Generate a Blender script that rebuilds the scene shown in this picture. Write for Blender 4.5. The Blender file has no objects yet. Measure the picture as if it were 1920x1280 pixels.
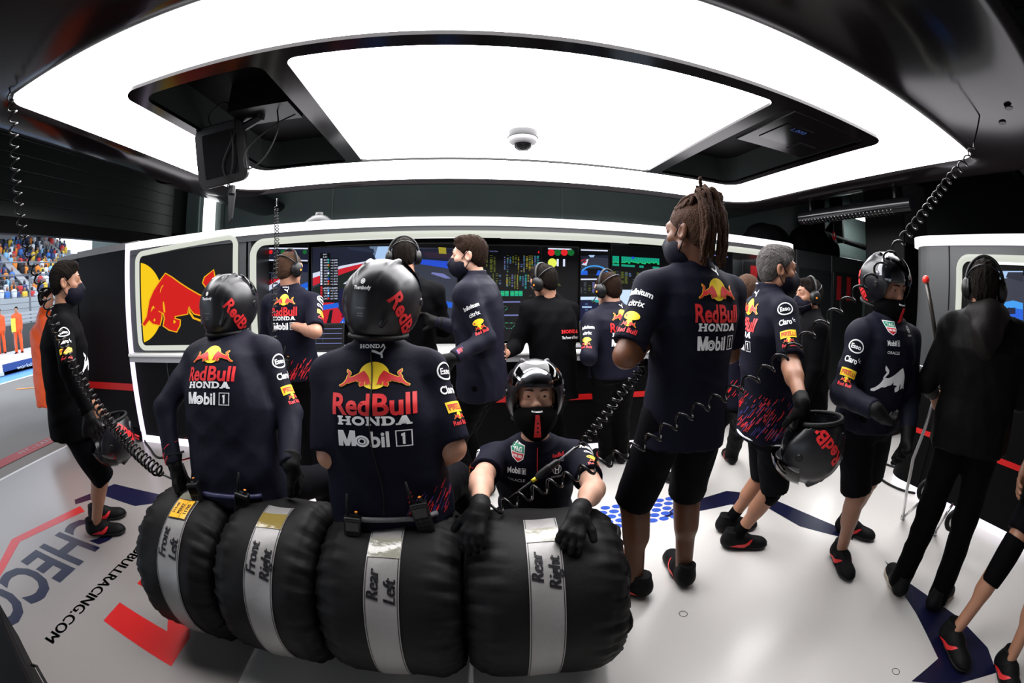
import bpy, bmesh, math, random
import numpy as np
from mathutils import Vector, Matrix
from mathutils.bvhtree import BVHTree

random.seed(7)
S = bpy.context.scene
COL = S.collection

# ------------------------------------------------------------------ camera
FPX, CAMH = 785.0, 1.5                       # equidistant fisheye, 785 px per radian; lens 1.5 m up
CR = np.array([[0.99224, 0.12388, 0.01036], [-0.12417, 0.98368, 0.13024], [0.00595, -0.13051, 0.99143]])
cd = bpy.data.cameras.new('camera')
cam = bpy.data.objects.new('camera', cd)
COL.objects.link(cam)
cd.type = 'PANO'
cd.panorama_type = 'FISHEYE_LENS_POLYNOMIAL'
cd.sensor_fit = 'HORIZONTAL'
cd.sensor_width = 36.0
cd.sensor_height = 24.0
cd.fisheye_fov = math.radians(178)
cd.fisheye_polynomial_k0 = 0.0
cd.fisheye_polynomial_k1 = -(1920 / 36.0) / FPX
cd.fisheye_polynomial_k2 = 0.0
cd.fisheye_polynomial_k3 = 0.0
cd.fisheye_polynomial_k4 = 0.0
cd.clip_start = 0.05
cd.clip_end = 300
_r, _f, _u = CR[:, 0], CR[:, 1], CR[:, 2]
cam.matrix_world = Matrix(((_r[0], _u[0], -_f[0], 0), (_r[1], _u[1], -_f[1], 0), (_r[2], _u[2], -_f[2], CAMH), (0, 0, 0, 1)))
S.camera = cam

# ------------------------------------------------------------------ view, world
S.view_settings.view_transform = 'Standard'
S.view_settings.look = 'None'
S.view_settings.gamma = 1.0
S.view_settings.use_curve_mapping = False
S.view_settings.exposure = 0.0
try:
    S.cycles.use_denoising = True
    S.cycles.max_bounces = 8
    S.cycles.sample_clamp_indirect = 6.0
except Exception:
    pass
W = bpy.data.worlds.new('overcast')
S.world = W
W.use_nodes = True
bg = W.node_tree.nodes['Background']
bg.inputs[0].default_value = (0.80, 0.88, 1.0, 1)
bg.inputs[1].default_value = 2.7
RING_POWER = 11.5                             # radiance of the overhead light panels
PANEL_POWER = 2.6

# ------------------------------------------------------------------ rays from the measured lens (to find where things stand)
def ray(px, py):
    u = px - 960.0; v = 640.0 - py; r = math.hypot(u, v) + 1e-9; t = r / FPX
    return CR @ np.array([u / r * math.sin(t), math.cos(t), v / r * math.sin(t)])
EYE = np.array([0, 0, CAMH])
def atz(px, py, z=0.0): r = ray(px, py); return EYE + r * (z - CAMH) / r[2]
def aty(px, py, y): r = ray(px, py); return EYE + r * y / r[1]
def atx(px, py, x): r = ray(px, py); return EYE + r * x / r[0]
def atd(px, py, d): r = ray(px, py); return EYE + r * d / math.hypot(r[0], r[1])
def along(px, py, base, L, near=True):
    """the point on that line of sight which lies L from base"""
    r = ray(px, py); m = EYE - base; b = r @ m; c = m @ m - L * L; q = b * b - c
    t = -b
    if q > 0: t = -b - math.sqrt(q) if near else -b + math.sqrt(q)
    p = EYE + r * t
    if q <= 0: p = base + (p - base) / np.linalg.norm(p - base) * L
    return p

# ------------------------------------------------------------------ materials
MATS = {}
def mat(name, col, rough=0.5, metal=0.0, spec=0.5, emit=None, power=1.0, bump=None, coat=0.0, vary=None, sheen=0.0, trans=0.0, alpha=1.0):
    if name in MATS: return MATS[name]
    if max(col) < .03 and emit is None: col = tuple(x * .62 for x in col); spec *= .62
    m = bpy.data.materials.new(name); m.use_nodes = True
    nt = m.node_tree; b = nt.nodes['Principled BSDF']
    c = tuple(col) + (1,)
    b.inputs['Base Color'].default_value = c
    b.inputs['Roughness'].default_value = rough
    b.inputs['Metallic'].default_value = metal
    b.inputs['Specular IOR Level'].default_value = spec
    b.inputs['Coat Weight'].default_value = coat
    b.inputs['Coat Roughness'].default_value = 0.05
    b.inputs['Sheen Weight'].default_value = sheen
    b.inputs['Transmission Weight'].default_value = trans
    b.inputs['Alpha'].default_value = alpha
    if emit is not None:
        b.inputs['Emission Color'].default_value = tuple(emit) + (1,)
        b.inputs['Emission Strength'].default_value = power
    if bump or vary:
        tc = nt.nodes.new('ShaderNodeTexCoord')
    if bump:
        n = nt.nodes.new('ShaderNodeTexNoise'); n.inputs['Scale'].default_value = bump[0]; n.inputs['Detail'].default_value = 6
        bp = nt.nodes.new('ShaderNodeBump'); bp.inputs['Strength'].default_value = bump[1]; bp.inputs['Distance'].default_value = bump[2] if len(bump) > 2 else 0.01
        nt.links.new(tc.outputs['Object'], n.inputs['Vector'])
        nt.links.new(n.outputs['Fac'], bp.inputs['Height']); nt.links.new(bp.outputs['Normal'], b.inputs['Normal'])
    if vary:
        n2 = nt.nodes.new('ShaderNodeTexNoise'); n2.inputs['Scale'].default_value = vary[0]; n2.inputs['Detail'].default_value = 5
        rp = nt.nodes.new('ShaderNodeMix'); rp.data_type = 'RGBA'
        rp.inputs['A'].default_value = c
        rp.inputs['B'].default_value = tuple(vary[1]) + (1,)
        nt.links.new(tc.outputs['Object'], n2.inputs['Vector'])
        cr = nt.nodes.new('ShaderNodeMapRange'); cr.inputs['From Min'].default_value = 0.35; cr.inputs['From Max'].default_value = 0.7
        nt.links.new(n2.outputs['Fac'], cr.inputs['Value'])
        nt.links.new(cr.outputs['Result'], rp.inputs['Factor']); nt.links.new(rp.outputs['Result'], b.inputs['Base Color'])
    MATS[name] = m
    return m
def glow(name, col, power=1.0):
    return mat(name, (0.0, 0.0, 0.0), 0.6, emit=col, power=power, spec=0.2)

def hx(s):
    v = [int(s[i:i + 2], 16) / 255 for i in (0, 2, 4)]
    return tuple(x / 12.92 if x <= 0.04045 else ((x + 0.055) / 1.055) ** 2.4 for x in v)

navy = mat('navy_cloth', (0.0080, 0.0082, 0.0205), 0.78, spec=0.16, bump=(60, 0.3, 0.003))
navy_jacket = mat('navy_softshell', (0.0082, 0.0084, 0.0210), 0.66, spec=0.2, bump=(22, 0.4, 0.005))
black_cloth = mat('black_cloth', (0.0018, 0.0018, 0.0025), 0.8, spec=0.09, bump=(50, 0.35, 0.004))
short_cloth = mat('dark_navy_shorts', (0.0024, 0.0024, 0.0042), 0.8, spec=0.1, bump=(45, 0.4, 0.004))
rain_cloth = mat('charcoal_rainwear', (0.0026, 0.0023, 0.0022), 0.6, spec=0.11, bump=(25, 0.5, 0.006))
glove_mat = mat('black_glove', (0.0045, 0.0045, 0.005), 0.6, spec=0.25, bump=(90, 0.5, 0.003))
mask_mat = mat('navy_mask', (0.005, 0.005, 0.015), 0.7, spec=0.2, bump=(120, 0.2, 0.002))
white_ink = mat('white_print', (0.90, 0.90, 0.91), 0.5)
red_ink = mat('red_print', (0.66, 0.018, 0.022), 0.5)
yellow_ink = mat('yellow_print', (0.93, 0.66, 0.02), 0.5)
black_ink = mat('black_print', (0.006, 0.006, 0.009), 0.5)
green_ink = mat('green_print', (0.02, 0.30, 0.16), 0.5)
grey_ink = mat('grey_print', (0.30, 0.30, 0.32), 0.5)
orange_ink = mat('orange_print', (0.9, 0.28, 0.02), 0.5)
blue_ink = mat('blue_print', (0.03, 0.08, 0.38), 0.4)
helmet_black = mat('matt_black_shell', (0.0060, 0.0060, 0.0095), 0.33, spec=0.72)
rubber = mat('black_rubber', (0.006, 0.006, 0.006), 0.6, spec=0.4)
gloss_black = mat('gloss_black_plastic', (0.006, 0.006, 0.007), 0.16, spec=0.55)
satin_black = mat('satin_black_plastic', (0.008, 0.008, 0.009), 0.4)
steel = mat('brushed_steel', (0.55, 0.55, 0.56), 0.28, metal=1.0)
lens_mat = bpy.data.materials.new('clear_visor'); lens_mat.use_nodes = True; _nt = lens_mat.node_tree; _nt.nodes.clear()
_o = _nt.nodes.new('ShaderNodeOutputMaterial'); _mx = _nt.nodes.new('ShaderNodeMixShader'); _tr = _nt.nodes.new('ShaderNodeBsdfTransparent'); _gl = _nt.nodes.new('ShaderNodeBsdfGlossy'); _fr = _nt.nodes.new('ShaderNodeFresnel')
_tr.inputs['Color'].default_value = (.93, .94, .97, 1); _gl.inputs['Roughness'].default_value = .03; _fr.inputs['IOR'].default_value = 1.45
for a, b in ((_fr.outputs[0], _mx.inputs[0]), (_tr.outputs[0], _mx.inputs[1]), (_gl.outputs[0], _mx.inputs[2]), (_mx.outputs[0], _o.inputs[0])): _nt.links.new(a, b)
shoe_black = mat('black_shoe_knit', (0.004, 0.004, 0.005), 0.65, spec=.25, bump=(120, 0.3, 0.002))
shoe_navy = mat('navy_shoe_leather', (0.010, 0.010, 0.018), 0.5)
sole_dark = mat('dark_rubber_sole', (0.010, 0.009, 0.009), 0.6)
sole_gum = mat('red_gum_sole', (0.16, 0.02, 0.015), 0.55)
sole_white = mat('cream_foam_sole', (0.50, 0.42, 0.32), 0.55)
eye_white = mat('eyeball', (0.42, 0.37, 0.34), 0.2)
iris_m = mat('dark_iris', (0.02, 0.014, 0.01), 0.15)
SKIN = {}
def skin(k):
    tones = {'pale': (0.58, 0.33, 0.235), 'tan': (0.36, 0.17, 0.10), 'brown': (0.125, 0.046, 0.019), 'mid': (0.42, 0.21, 0.135), 'leg': (0.30, 0.14, 0.085)}
    c = tones[k]
    return mat('skin_' + k, c, 0.48, spec=0.4, bump=(140, 0.12, 0.002), vary=(9, tuple(x * 0.86 for x in c)))
def hair(k):
    t = {'brown': (0.026, 0.0115, 0.006), 'dark': (0.012, 0.008, 0.006), 'grey': (0.10, 0.092, 0.088), 'ginger': (0.075, 0.038, 0.022), 'dread': (0.060, 0.028, 0.016)}[k]
    return mat('hair_' + k, t, 0.75, spec=0.12, bump=(190, 1.0, 0.01), vary=(120, tuple(x * 0.45 for x in t)))

# ------------------------------------------------------------------ objects
def link(o, parent=None):
    COL.objects.link(o)
    if parent: o.parent = parent
    return o
def tag(o, label=None, cat=None, group=None, kind=None):
    if label: o['label'] = label
    if cat: o['category'] = cat
    if group: o['group'] = group
    if kind: o['kind'] = kind
    return o
def thing(name, label, cat, loc=(0, 0, 0), group=None):
    o = bpy.data.objects.new(name, None); COL.objects.link(o)
    o.empty_display_size = 0.1
    o.location = tuple(float(x) for x in loc)
    return tag(o, label, cat, group)
def wloc(o):
    v = np.zeros(3)
    while o is not None:
        v = v + np.array(o.location); o = o.parent
    return v
def mesh(name, V, Fs, mats, parent=None, smooth=True, idx=None, world=True, angle=None):
    """one mesh object; V in world space unless world is False; a top-level mesh gets its origin at its base"""
    V = np.asarray(V, np.float64).reshape(-1, 3)
    if not isinstance(mats, (list, tuple)): mats = [mats]
    if parent is not None:
        off = wloc(parent) if world else np.zeros(3); loc = (0, 0, 0)
    elif world and len(V):
        lo, hi = V.min(0), V.max(0); off = np.array([(lo[0] + hi[0]) / 2, (lo[1] + hi[1]) / 2, lo[2]]); loc = tuple(off)
    else:
        off = np.zeros(3); loc = (0, 0, 0)
    me = bpy.data.meshes.new(name)
    Fl = [tuple(int(i) for i in f) for f in Fs] if not isinstance(Fs, np.ndarray) else Fs.tolist()
    me.from_pydata((V - off).tolist(), [], Fl)
    for m in mats: me.materials.append(m)
    if idx is not None: me.polygons.foreach_set('material_index', np.asarray(idx, np.int32))
    if smooth: me.polygons.foreach_set('use_smooth', [True] * len(me.polygons))
    me.update()
    if smooth and angle: me.set_sharp_from_angle(angle=math.radians(angle))
    o = bpy.data.objects.new(name, me)
    o.location = loc
    return link(o, parent)
class MB:
    """collects shapes for ONE mesh"""
    def __init__(s): s.V = []; s.F = []; s.I = []
    def add(s, V, F, mi=0):
        n = len(s.V); s.V += [tuple(map(float, v)) for v in V]
        s.F += [tuple(int(i) + n for i in f) for f in F]; s.I += [mi] * len(F); return s
    def box(s, lo, hi, mi=0):
        x0, y0, z0 = lo; x1, y1, z1 = hi
        V = [(x0, y0, z0), (x1, y0, z0), (x1, y1, z0), (x0, y1, z0), (x0, y0, z1), (x1, y0, z1), (x1, y1, z1), (x0, y1, z1)]
        return s.add(V, [(0, 3, 2, 1), (4, 5, 6, 7), (0, 1, 5, 4), (1, 2, 6, 5), (2, 3, 7, 6), (3, 0, 4, 7)], mi)
    def prism(s, poly, a, b, mi=0):
        """poly: 3-D points of one cap; extruded by the vector b (a is unused offset)"""
        n = len(poly); P = [np.add(p, a) for p in poly]; Q = [np.add(p, b) for p in P]
        return s.add(P + Q, [tuple(range(n))[::-1], tuple(range(n, 2 * n))] + [(i, (i + 1) % n, n + (i + 1) % n, n + i) for i in range(n)], mi)
    def tube(s, pts, r, n=8, mi=0, closed=False, caps=True):
        P = np.asarray(pts, float); N = len(P)
        R = np.full(N, r) if np.isscalar(r) else np.asarray(r, float)
        T = np.gradient(P, axis=0)
        if closed: T = np.roll(P, -1, 0) - np.roll(P, 1, 0)
        T /= np.linalg.norm(T, axis=1)[:, None] + 1e-12
        a = np.array([0, 0, 1.0]) if abs(T[0][2]) < .9 else np.array([1.0, 0, 0])
        u = np.cross(T[0], a); u /= np.linalg.norm(u)
        V = []
        for i in range(N):
            u = u - T[i] * (u @ T[i]); u /= np.linalg.norm(u) + 1e-12; w = np.cross(T[i], u)
            for k in range(n):
                t = 2 * math.pi * k / n; V.append(P[i] + R[i] * (math.cos(t) * u + math.sin(t) * w))
        F = []
        for i in range(N if closed else N - 1):
            j = (i + 1) % N
            for k in range(n): F.append((i * n + k, i * n + (k + 1) % n, j * n + (k + 1) % n, j * n + k))
        if caps and not closed:
            F.append(tuple(range(n))[::-1]); F.append(tuple(range((N - 1) * n, N * n)))
        return s.add(V, F, mi)
    def lathe(s, prof, c, ax, n=32, mi=0, arc=2 * math.pi):
        """prof: (radius, height) pairs about the axis ax through c"""
        ax = np.asarray(ax, float); ax /= np.linalg.norm(ax)
        a = np.array([1.0, 0, 0]) if abs(ax[0]) < .8 else np.array([0, 1.0, 0])
        u = np.cross(ax, a); u /= np.linalg.norm(u); w = np.cross(ax, u); V = []
        for r, h in prof:
            for k in range(n):
                t = arc * k / n; V.append(np.asarray(c) + ax * h + r * (math.cos(t) * u + math.sin(t) * w))
        F = [(i * n + k, i * n + (k + 1) % n, (i + 1) * n + (k + 1) % n, (i + 1) * n + k) for i in range(len(prof) - 1) for k in range(n)]
        return s.add(V, F, mi)
    def build(s, name, mats, parent=None, smooth=False, world=True, angle=None, bevel=0):
        o = mesh(name, s.V, s.F, mats, parent, smooth, s.I, world, angle)
        if bevel:
            m = o.modifiers.new('bevel', 'BEVEL'); m.width = bevel; m.segments = 2; m.limit_method = 'ANGLE'
        return o
def rrect(x0, x1, y0, y1, r, n=8):
    """rounded rectangle outline, counter-clockwise; r one radius or four (ll, lr, ur, ul)"""
    if np.isscalar(r): r = (r,) * 4
    out = []
    for (cx, cy, a0, q) in ((x0 + r[0], y0 + r[0], 180, r[0]), (x1 - r[1], y0 + r[1], 270, r[1]), (x1 - r[2], y1 - r[2], 0, r[2]), (x0 + r[3], y1 - r[3], 90, r[3])):
        for k in range(n + 1):
            t = math.radians(a0 + 90 * k / n); out.append((cx + q * math.cos(t), cy + q * math.sin(t)))
    return out
def struct(o): o['kind'] = 'structure'; return o

# ------------------------------------------------------------------ flat lettering and marks, kept as (u, v) triangles
_txt = {}
def text2d(body, bold=0.0, sx=1.0, shear=0.0, space=1.0):
    """lettering of cap height 1, centred on 0 -> (verts n x 2, faces)"""
    k = (body, bold, sx, shear, space)
    if k in _txt: return _txt[k]
    cu = bpy.data.curves.new('lettering', 'FONT'); cu.body = body; cu.offset = bold; cu.shear = shear; cu.space_character = space
    cu.resolution_u = 3; cu.fill_mode = 'FRONT'
    o = bpy.data.objects.new('lettering', cu); COL.objects.link(o)
    me = o.to_mesh(); V = np.array([v.co[:2] for v in me.vertices]); F = [tuple(p.vertices) for p in me.polygons]
    o.to_mesh_clear(); bpy.data.objects.remove(o); bpy.data.curves.remove(cu)
    V[:, 1] /= 0.73; V[:, 0] *= sx / 0.73
    V[:, 0] -= (V[:, 0].min() + V[:, 0].max()) / 2
    _txt[k] = (V, F)
    return _txt[k]
class Flat:
    """layers of flat coloured shapes: pieces (V, F, material, layer)"""
    def __init__(s): s.p = []
    def text(s, body, cx, y, h, m, bold=0.0, width=None, sx=1.0, shear=0.0, layer=1, rot=0.0, space=1.0, fat=0.0):
        if fat:
            for k in (-1, -.5, .5, 1): s.text(body, cx + k * fat * h, y, h, m, bold, width, sx, shear, layer, rot, space)
        V, F = text2d(body, bold, sx, shear, space); V = V * h
        if width: V = V * [width / (V[:, 0].max() - V[:, 0].min() + 1e-9), 1]
        if rot: c, q = math.cos(rot), math.sin(rot); V = V @ np.array([[c, q], [-q, c]])
        s.p.append((V + [cx, y], F, m, layer)); return s
    def poly(s, P, m, layer=1):
        s.p.append((np.array(P, float), [tuple(range(len(P)))], m, layer)); return s
    def rect(s, x0, y0, x1, y1, m, layer=1): return s.poly([(x0, y0), (x1, y0), (x1, y1), (x0, y1)], m, layer)
    def ell(s, cx, cy, rx, ry, m, layer=1, n=28):
        return s.poly([(cx + rx * math.cos(2 * math.pi * k / n), cy + ry * math.sin(2 * math.pi * k / n)) for k in range(n)], m, layer)
    def ring(s, cx, cy, rx, ry, w, m, layer=1, n=28):
        V = []; F = []
        for k in range(n):
            c, q = math.cos(2 * math.pi * k / n), math.sin(2 * math.pi * k / n)
            V += [(cx + rx * c, cy + ry * q), (cx + (rx - w) * c, cy + (ry - w) * q)]
            j = (k + 1) % n; F.append((2 * k, 2 * j, 2 * j + 1, 2 * k + 1))
        s.p.append((np.array(V), F, m, layer)); return s
    def frame(s, x0, y0, x1, y1, w, m, layer=1):
        return s.rect(x0, y0, x1, y0 + w, m, layer).rect(x0, y1 - w, x1, y1, m, layer).rect(x0, y0 + w, x0 + w, y1 - w, m, layer).rect(x1 - w, y0 + w, x1, y1 - w, m, layer)
    def place(s, other, cx=0, cy=0, k=1.0, flip=False, layer=0):
        for V, F, m, l in other.p:
            s.p.append((V * [(-k if flip else k), k] + [cx, cy], F, m, l + layer))
        return s
    def build(s, name, o, right, up, parent=None, k=1.0, lift=0.0015, base=0.0):
        """on a plane through o"""
        o, right, up = (np.asarray(x, float) for x in (o, right, up)); nrm = np.cross(right, up)
        mats = []; B = MB()
        for V, F, m, l in s.p:
            if m not in mats: mats.append(m)
            B.add([o + right * v[0] * k + up * v[1] * k + nrm * (base + lift * l) for v in V], F, mats.index(m))
        return B.build(name, mats, parent)
    def wrap(s, name, bvh, o, right, up, parent, k=1.0, lift=0.0022, step=0.014, reach=0.3, back=0.25):
        """laid on the surface behind the plane through o (world space)"""
        o, right, up = (np.asarray(x, float) for x in (o, right, up))
        right = right / np.linalg.norm(right); up = up - right * (up @ right); up = up / np.linalg.norm(up); nrm = np.cross(right, up)
        mats = []; B = MB(); d = Vector((-nrm).tolist())
        for V, F, m, l in s.p:
            bm = bmesh.new(); vs = [bm.verts.new((v[0] * k, v[1] * k, 0)) for v in V]
            for f in F:
                try: bm.faces.new([vs[i] for i in f])
                except ValueError: pass
            bmesh.ops.triangulate(bm, faces=bm.faces[:])
            for _ in range(5):
                le = [e for e in bm.edges if e.calc_length() > step]
                if not le: break
                bmesh.ops.subdivide_edges(bm, edges=le, cuts=1, use_grid_fill=False)
                bmesh.ops.triangulate(bm, faces=bm.faces[:])
            bm.verts.index_update(); P = []; ok = []
            for v in bm.verts:
                w = o + right * v.co[0] + up * v.co[1]
                h = bvh.ray_cast(Vector((w + nrm * back).tolist()), d, back + reach)
                if h[0] is None: P.append(w); ok.append(False)
                else: P.append(np.array(h[0]) + nrm * (lift + 0.0009 * l)); ok.append(True)
            if m not in mats: mats.append(m)
            B.add(P, [[v.index for v in f.verts] for f in bm.faces if all(ok[v.index] for v in f.verts)], mats.index(m))
            bm.free()
        if not B.F: return None
        return B.build(name, mats, parent, smooth=True)
def bvh_of(o):
    """surface of one mesh object, in world space"""
    off = Vector(wloc(o).tolist()); me = o.data
    return BVHTree.FromPolygons([v.co + off for v in me.vertices], [tuple(p.vertices) for p in me.polygons])
# ------------------------------------------------------------------ smooth solids (distance fields turned into one surface)
class SDF:
    def __init__(s, lo, hi, h, fine=()):
        s.ax = []
        for i in range(3):
            c = [float(lo[i])]
            while c[-1] < hi[i]:
                st = h
                for f in fine:
                    if f[0][i] <= c[-1] <= f[1][i]: st = min(st, f[2])
                c.append(c[-1] + st)
            s.ax.append(np.array(c, np.float32))
        s.v = np.full([len(a) for a in s.ax], 1.0, np.float32)
    def blk(s, lo, hi):
        sl = []
        for i in range(3):
            a = max(int(np.searchsorted(s.ax[i], lo[i])) - 1, 0); b = min(int(np.searchsorted(s.ax[i], hi[i])) + 1, len(s.ax[i]))
            if b - a < 1: return None
            sl.append(slice(a, b))
        return tuple(sl), s.ax[0][sl[0]][:, None, None], s.ax[1][sl[1]][None, :, None], s.ax[2][sl[2]][None, None, :]
    def put(s, sl, d, k, sub=False):
        v = s.v[sl]
        if sub:
            d = -d
            if k > 0: h = np.maximum(k - np.abs(v - d), 0) / k; s.v[sl] = np.maximum(v, d) + h * h * k * .25
            else: s.v[sl] = np.maximum(v, d)
        else:
            if k > 0: h = np.maximum(k - np.abs(v - d), 0) / k; s.v[sl] = np.minimum(v, d) - h * h * k * .25
            else: s.v[sl] = np.minimum(v, d)
    def rc(s, a, b, ra, rb=None, k=0.02, flat=False, flat0=False, sub=False):
        """tapered limb from a to b; flat ends it square"""
        rb = ra if rb is None else rb
        a = np.asarray(a, float); b = np.asarray(b, float); m = max(ra, rb) + k + .03
        q = s.blk(np.minimum(a, b) - m, np.maximum(a, b) + m)
        if q is None: return s
        sl, X, Y, Z = q; ba = b - a; L2 = ba @ ba + 1e-12; L = math.sqrt(L2)
        t0 = ((X - a[0]) * ba[0] + (Y - a[1]) * ba[1] + (Z - a[2]) * ba[2]) / L2; t = np.clip(t0, 0, 1)
        d = np.sqrt((X - a[0] - t * ba[0]) ** 2 + (Y - a[1] - t * ba[1]) ** 2 + (Z - a[2] - t * ba[2]) ** 2) - (ra + t * (rb - ra))
        if flat: d = np.maximum(d, (t0 - 1) * L)
        if flat0: d = np.maximum(d, -t0 * L)
        s.put(sl, d, k, sub); return s
    def ell(s, c, r, R=None, k=0.02, sub=False, planes=()):
        c = np.asarray(c, float); r = np.asarray(r, float); m = r.max() + k + .03
        q = s.blk(c - m, c + m)
        if q is None: return s
        sl, X, Y, Z = q; x, y, z = X - c[0], Y - c[1], Z - c[2]
        if R is not None:
            R = np.asarray(R, float)
            x, y, z = x * R[0, 0] + y * R[1, 0] + z * R[2, 0], x * R[0, 1] + y * R[1, 1] + z * R[2, 1], x * R[0, 2] + y * R[1, 2] + z * R[2, 2]
        k0 = np.sqrt((x / r[0]) ** 2 + (y / r[1]) ** 2 + (z / r[2]) ** 2); k1 = np.sqrt((x / r[0] ** 2) ** 2 + (y / r[1] ** 2) ** 2 + (z / r[2] ** 2) ** 2)
        d = np.where(k0 < 1e-4, -r.min(), k0 * (k0 - 1) / np.maximum(k1, 1e-6))
        for n, p in planes:
            n = np.asarray(n, float); d = np.maximum(d, (X - p[0]) * n[0] + (Y - p[1]) * n[1] + (Z - p[2]) * n[2])
        s.put(sl, d, k, sub); return s
    def box(s, c, r, R=None, rad=0.01, k=0.0, sub=False):
        c = np.asarray(c, float); r = np.asarray(r, float); m = np.linalg.norm(r) + k + .03
        q = s.blk(c - m, c + m)
        if q is None: return s
        sl, X, Y, Z = q; x, y, z = X - c[0], Y - c[1], Z - c[2]
        if R is not None:
            R = np.asarray(R, float)
            x, y, z = x * R[0, 0] + y * R[1, 0] + z * R[2, 0], x * R[0, 1] + y * R[1, 1] + z * R[2, 1], x * R[0, 2] + y * R[1, 2] + z * R[2, 2]
        qx, qy, qz = np.abs(x) - r[0] + rad, np.abs(y) - r[1] + rad, np.abs(z) - r[2] + rad
        d = np.sqrt(np.maximum(qx, 0) ** 2 + np.maximum(qy, 0) ** 2 + np.maximum(qz, 0) ** 2) + np.minimum(np.maximum(qx, np.maximum(qy, qz)), 0) - rad
        s.put(sl, d, k, sub); return s
    def loft(s, p0, p1, lat, tab, k=0.03, bend=0.0, e=2.4):
        """trunk: ellipses (t, half width, half depth, forward shift) along p0..p1; lat points to the right"""
        p0 = np.asarray(p0, float); p1 = np.asarray(p1, float); ax = p1 - p0; L = np.linalg.norm(ax); ax = ax / L
        lat = np.asarray(lat, float); lat = lat - ax * (lat @ ax); lat /= np.linalg.norm(lat); dep = np.cross(ax, lat)
        T = [q[0] for q in tab]; RX = [q[1] for q in tab]; RY = [q[2] for q in tab]; SH = [q[3] if len(q) > 3 else 0 for q in tab]
        m = max(max(RX), max(RY)) + .05 + abs(bend)
        A = p0 + ax * L * T[0]; B = p0 + ax * L * T[-1]
        q = s.blk(np.minimum(A, B) - m, np.maximum(A, B) + m)
        if q is None: return s
        sl, X, Y, Z = q
        t = ((X - p0[0]) * ax[0] + (Y - p0[1]) * ax[1] + (Z - p0[2]) * ax[2]) / L
        a = (X - p0[0]) * lat[0] + (Y - p0[1]) * lat[1] + (Z - p0[2]) * lat[2]
        b = (X - p0[0]) * dep[0] + (Y - p0[1]) * dep[1] + (Z - p0[2]) * dep[2]
        tc = np.clip(t, 0, 1); b = b - np.interp(t, T, SH) + bend * 4 * tc * (1 - tc)
        rx = np.interp(t, T, RX); ry = np.interp(t, T, RY)
        d = ((np.abs(a / rx) ** e + np.abs(b / ry) ** e) ** (1 / e) - 1) * np.minimum(rx, ry)
        d = np.maximum(d, np.maximum((T[0] - t) * L, (t - T[-1]) * L))
        s.put(sl, d.astype(np.float32), k); return s
    def cut(s, n, p):
        """removes what lies on the side n points to"""
        n = np.asarray(n, float)
        d = (s.ax[0][:, None, None] - p[0]) * n[0] + (s.ax[1][None, :, None] - p[1]) * n[1] + (s.ax[2][None, None, :] - p[2]) * n[2]
        s.v = np.maximum(s.v, d.astype(np.float32)); return s
    def folds(s, amp, seed=0, freq=38.0, stretch=(1, 1, 0.55)):
        """cloth creases"""
        rg = np.random.RandomState(seed); X = s.ax[0][:, None, None]; Y = s.ax[1][None, :, None]; Z = s.ax[2][None, None, :]
        w = 1.5 * np.sin(9 * X + 7 * Z + rg.rand() * 6) + 1.5 * np.sin(8 * Y - 9 * Z + rg.rand() * 6)
        n = 0
        for i in range(4):
            d = rg.randn(3) * np.array(stretch); d /= np.linalg.norm(d); f = freq * (0.6 + 0.5 * i)
            n = n + np.sqrt(.03 + np.sin(f * 0.5 * (d[0] * X + d[1] * Y + d[2] * Z) + w + rg.rand() * 6) ** 2) * (1.0 / (1 + 0.6 * i))
        s.v = (s.v + amp * (n - 1.6)).astype(np.float32); return s
    def surf(s):
        v = s.v.copy(); v[[0, -1]] = 1; v[:, [0, -1]] = 1; v[:, :, [0, -1]] = 1
        nx, ny, nz = v.shape; cy, cz = ny - 1, nz - 1; ins = v < 0
        E = []; cells = []; pts = []
        for axis in range(3):
            a = [slice(None)] * 3; b = [slice(None)] * 3; a[axis] = slice(0, -1); b[axis] = slice(1, None)
            I = np.argwhere(ins[tuple(a)] != ins[tuple(b)])
            J = I.copy(); J[:, axis] += 1
            va = v[I[:, 0], I[:, 1], I[:, 2]]; vb = v[J[:, 0], J[:, 1], J[:, 2]]; t = va / (va - vb)
            P = np.stack([s.ax[q][I[:, q]] for q in range(3)], 1).astype(np.float64)
            P[:, axis] += t * (s.ax[axis][J[:, axis]] - s.ax[axis][I[:, axis]])
            o1, o2 = [(1, 2), (2, 0), (0, 1)][axis]
            quad = []
            for d1, d2 in ((-1, -1), (0, -1), (0, 0), (-1, 0)):
                C = I.copy(); C[:, o1] += d1; C[:, o2] += d2
                cid = (C[:, 0].astype(np.int64) * cy + C[:, 1]) * cz + C[:, 2]; quad.append(cid); cells.append(cid); pts.append(P)
            Q = np.stack(quad, 1); fl = va > 0; Q[fl] = Q[fl][:, ::-1]; E.append(Q)
        if not cells or not len(cells[0]): return np.zeros((0, 3)), np.zeros((0, 4), int)
        cid = np.concatenate(cells); P = np.concatenate(pts)
        u, inv = np.unique(cid, return_inverse=True); n = np.bincount(inv)
        V = np.stack([np.bincount(inv, P[:, q]) / n for q in range(3)], 1)
        Q = np.searchsorted(u, np.concatenate(E))
        return V, Q
    def build(s, name, m, parent=None, world=True):
        V, Q = s.surf(); return mesh(name, V, Q, m, parent, True, world=world)

def frame_az(az, pitch=0.0, tilt=0.0):
    """columns right, forward, up; az from +y towards +x, pitch up, tilt to the right, in degrees"""
    a, p, t = (math.radians(q) for q in (az, pitch, tilt))
    f = np.array([math.sin(a) * math.cos(p), math.cos(a) * math.cos(p), math.sin(p)])
    r = np.array([math.cos(a), -math.sin(a), 0]); u = np.cross(r, f)
    r2 = r * math.cos(t) - u * math.sin(t); u2 = np.cross(r2, f)
    return np.stack([r2, f, u2], 1)
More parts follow.
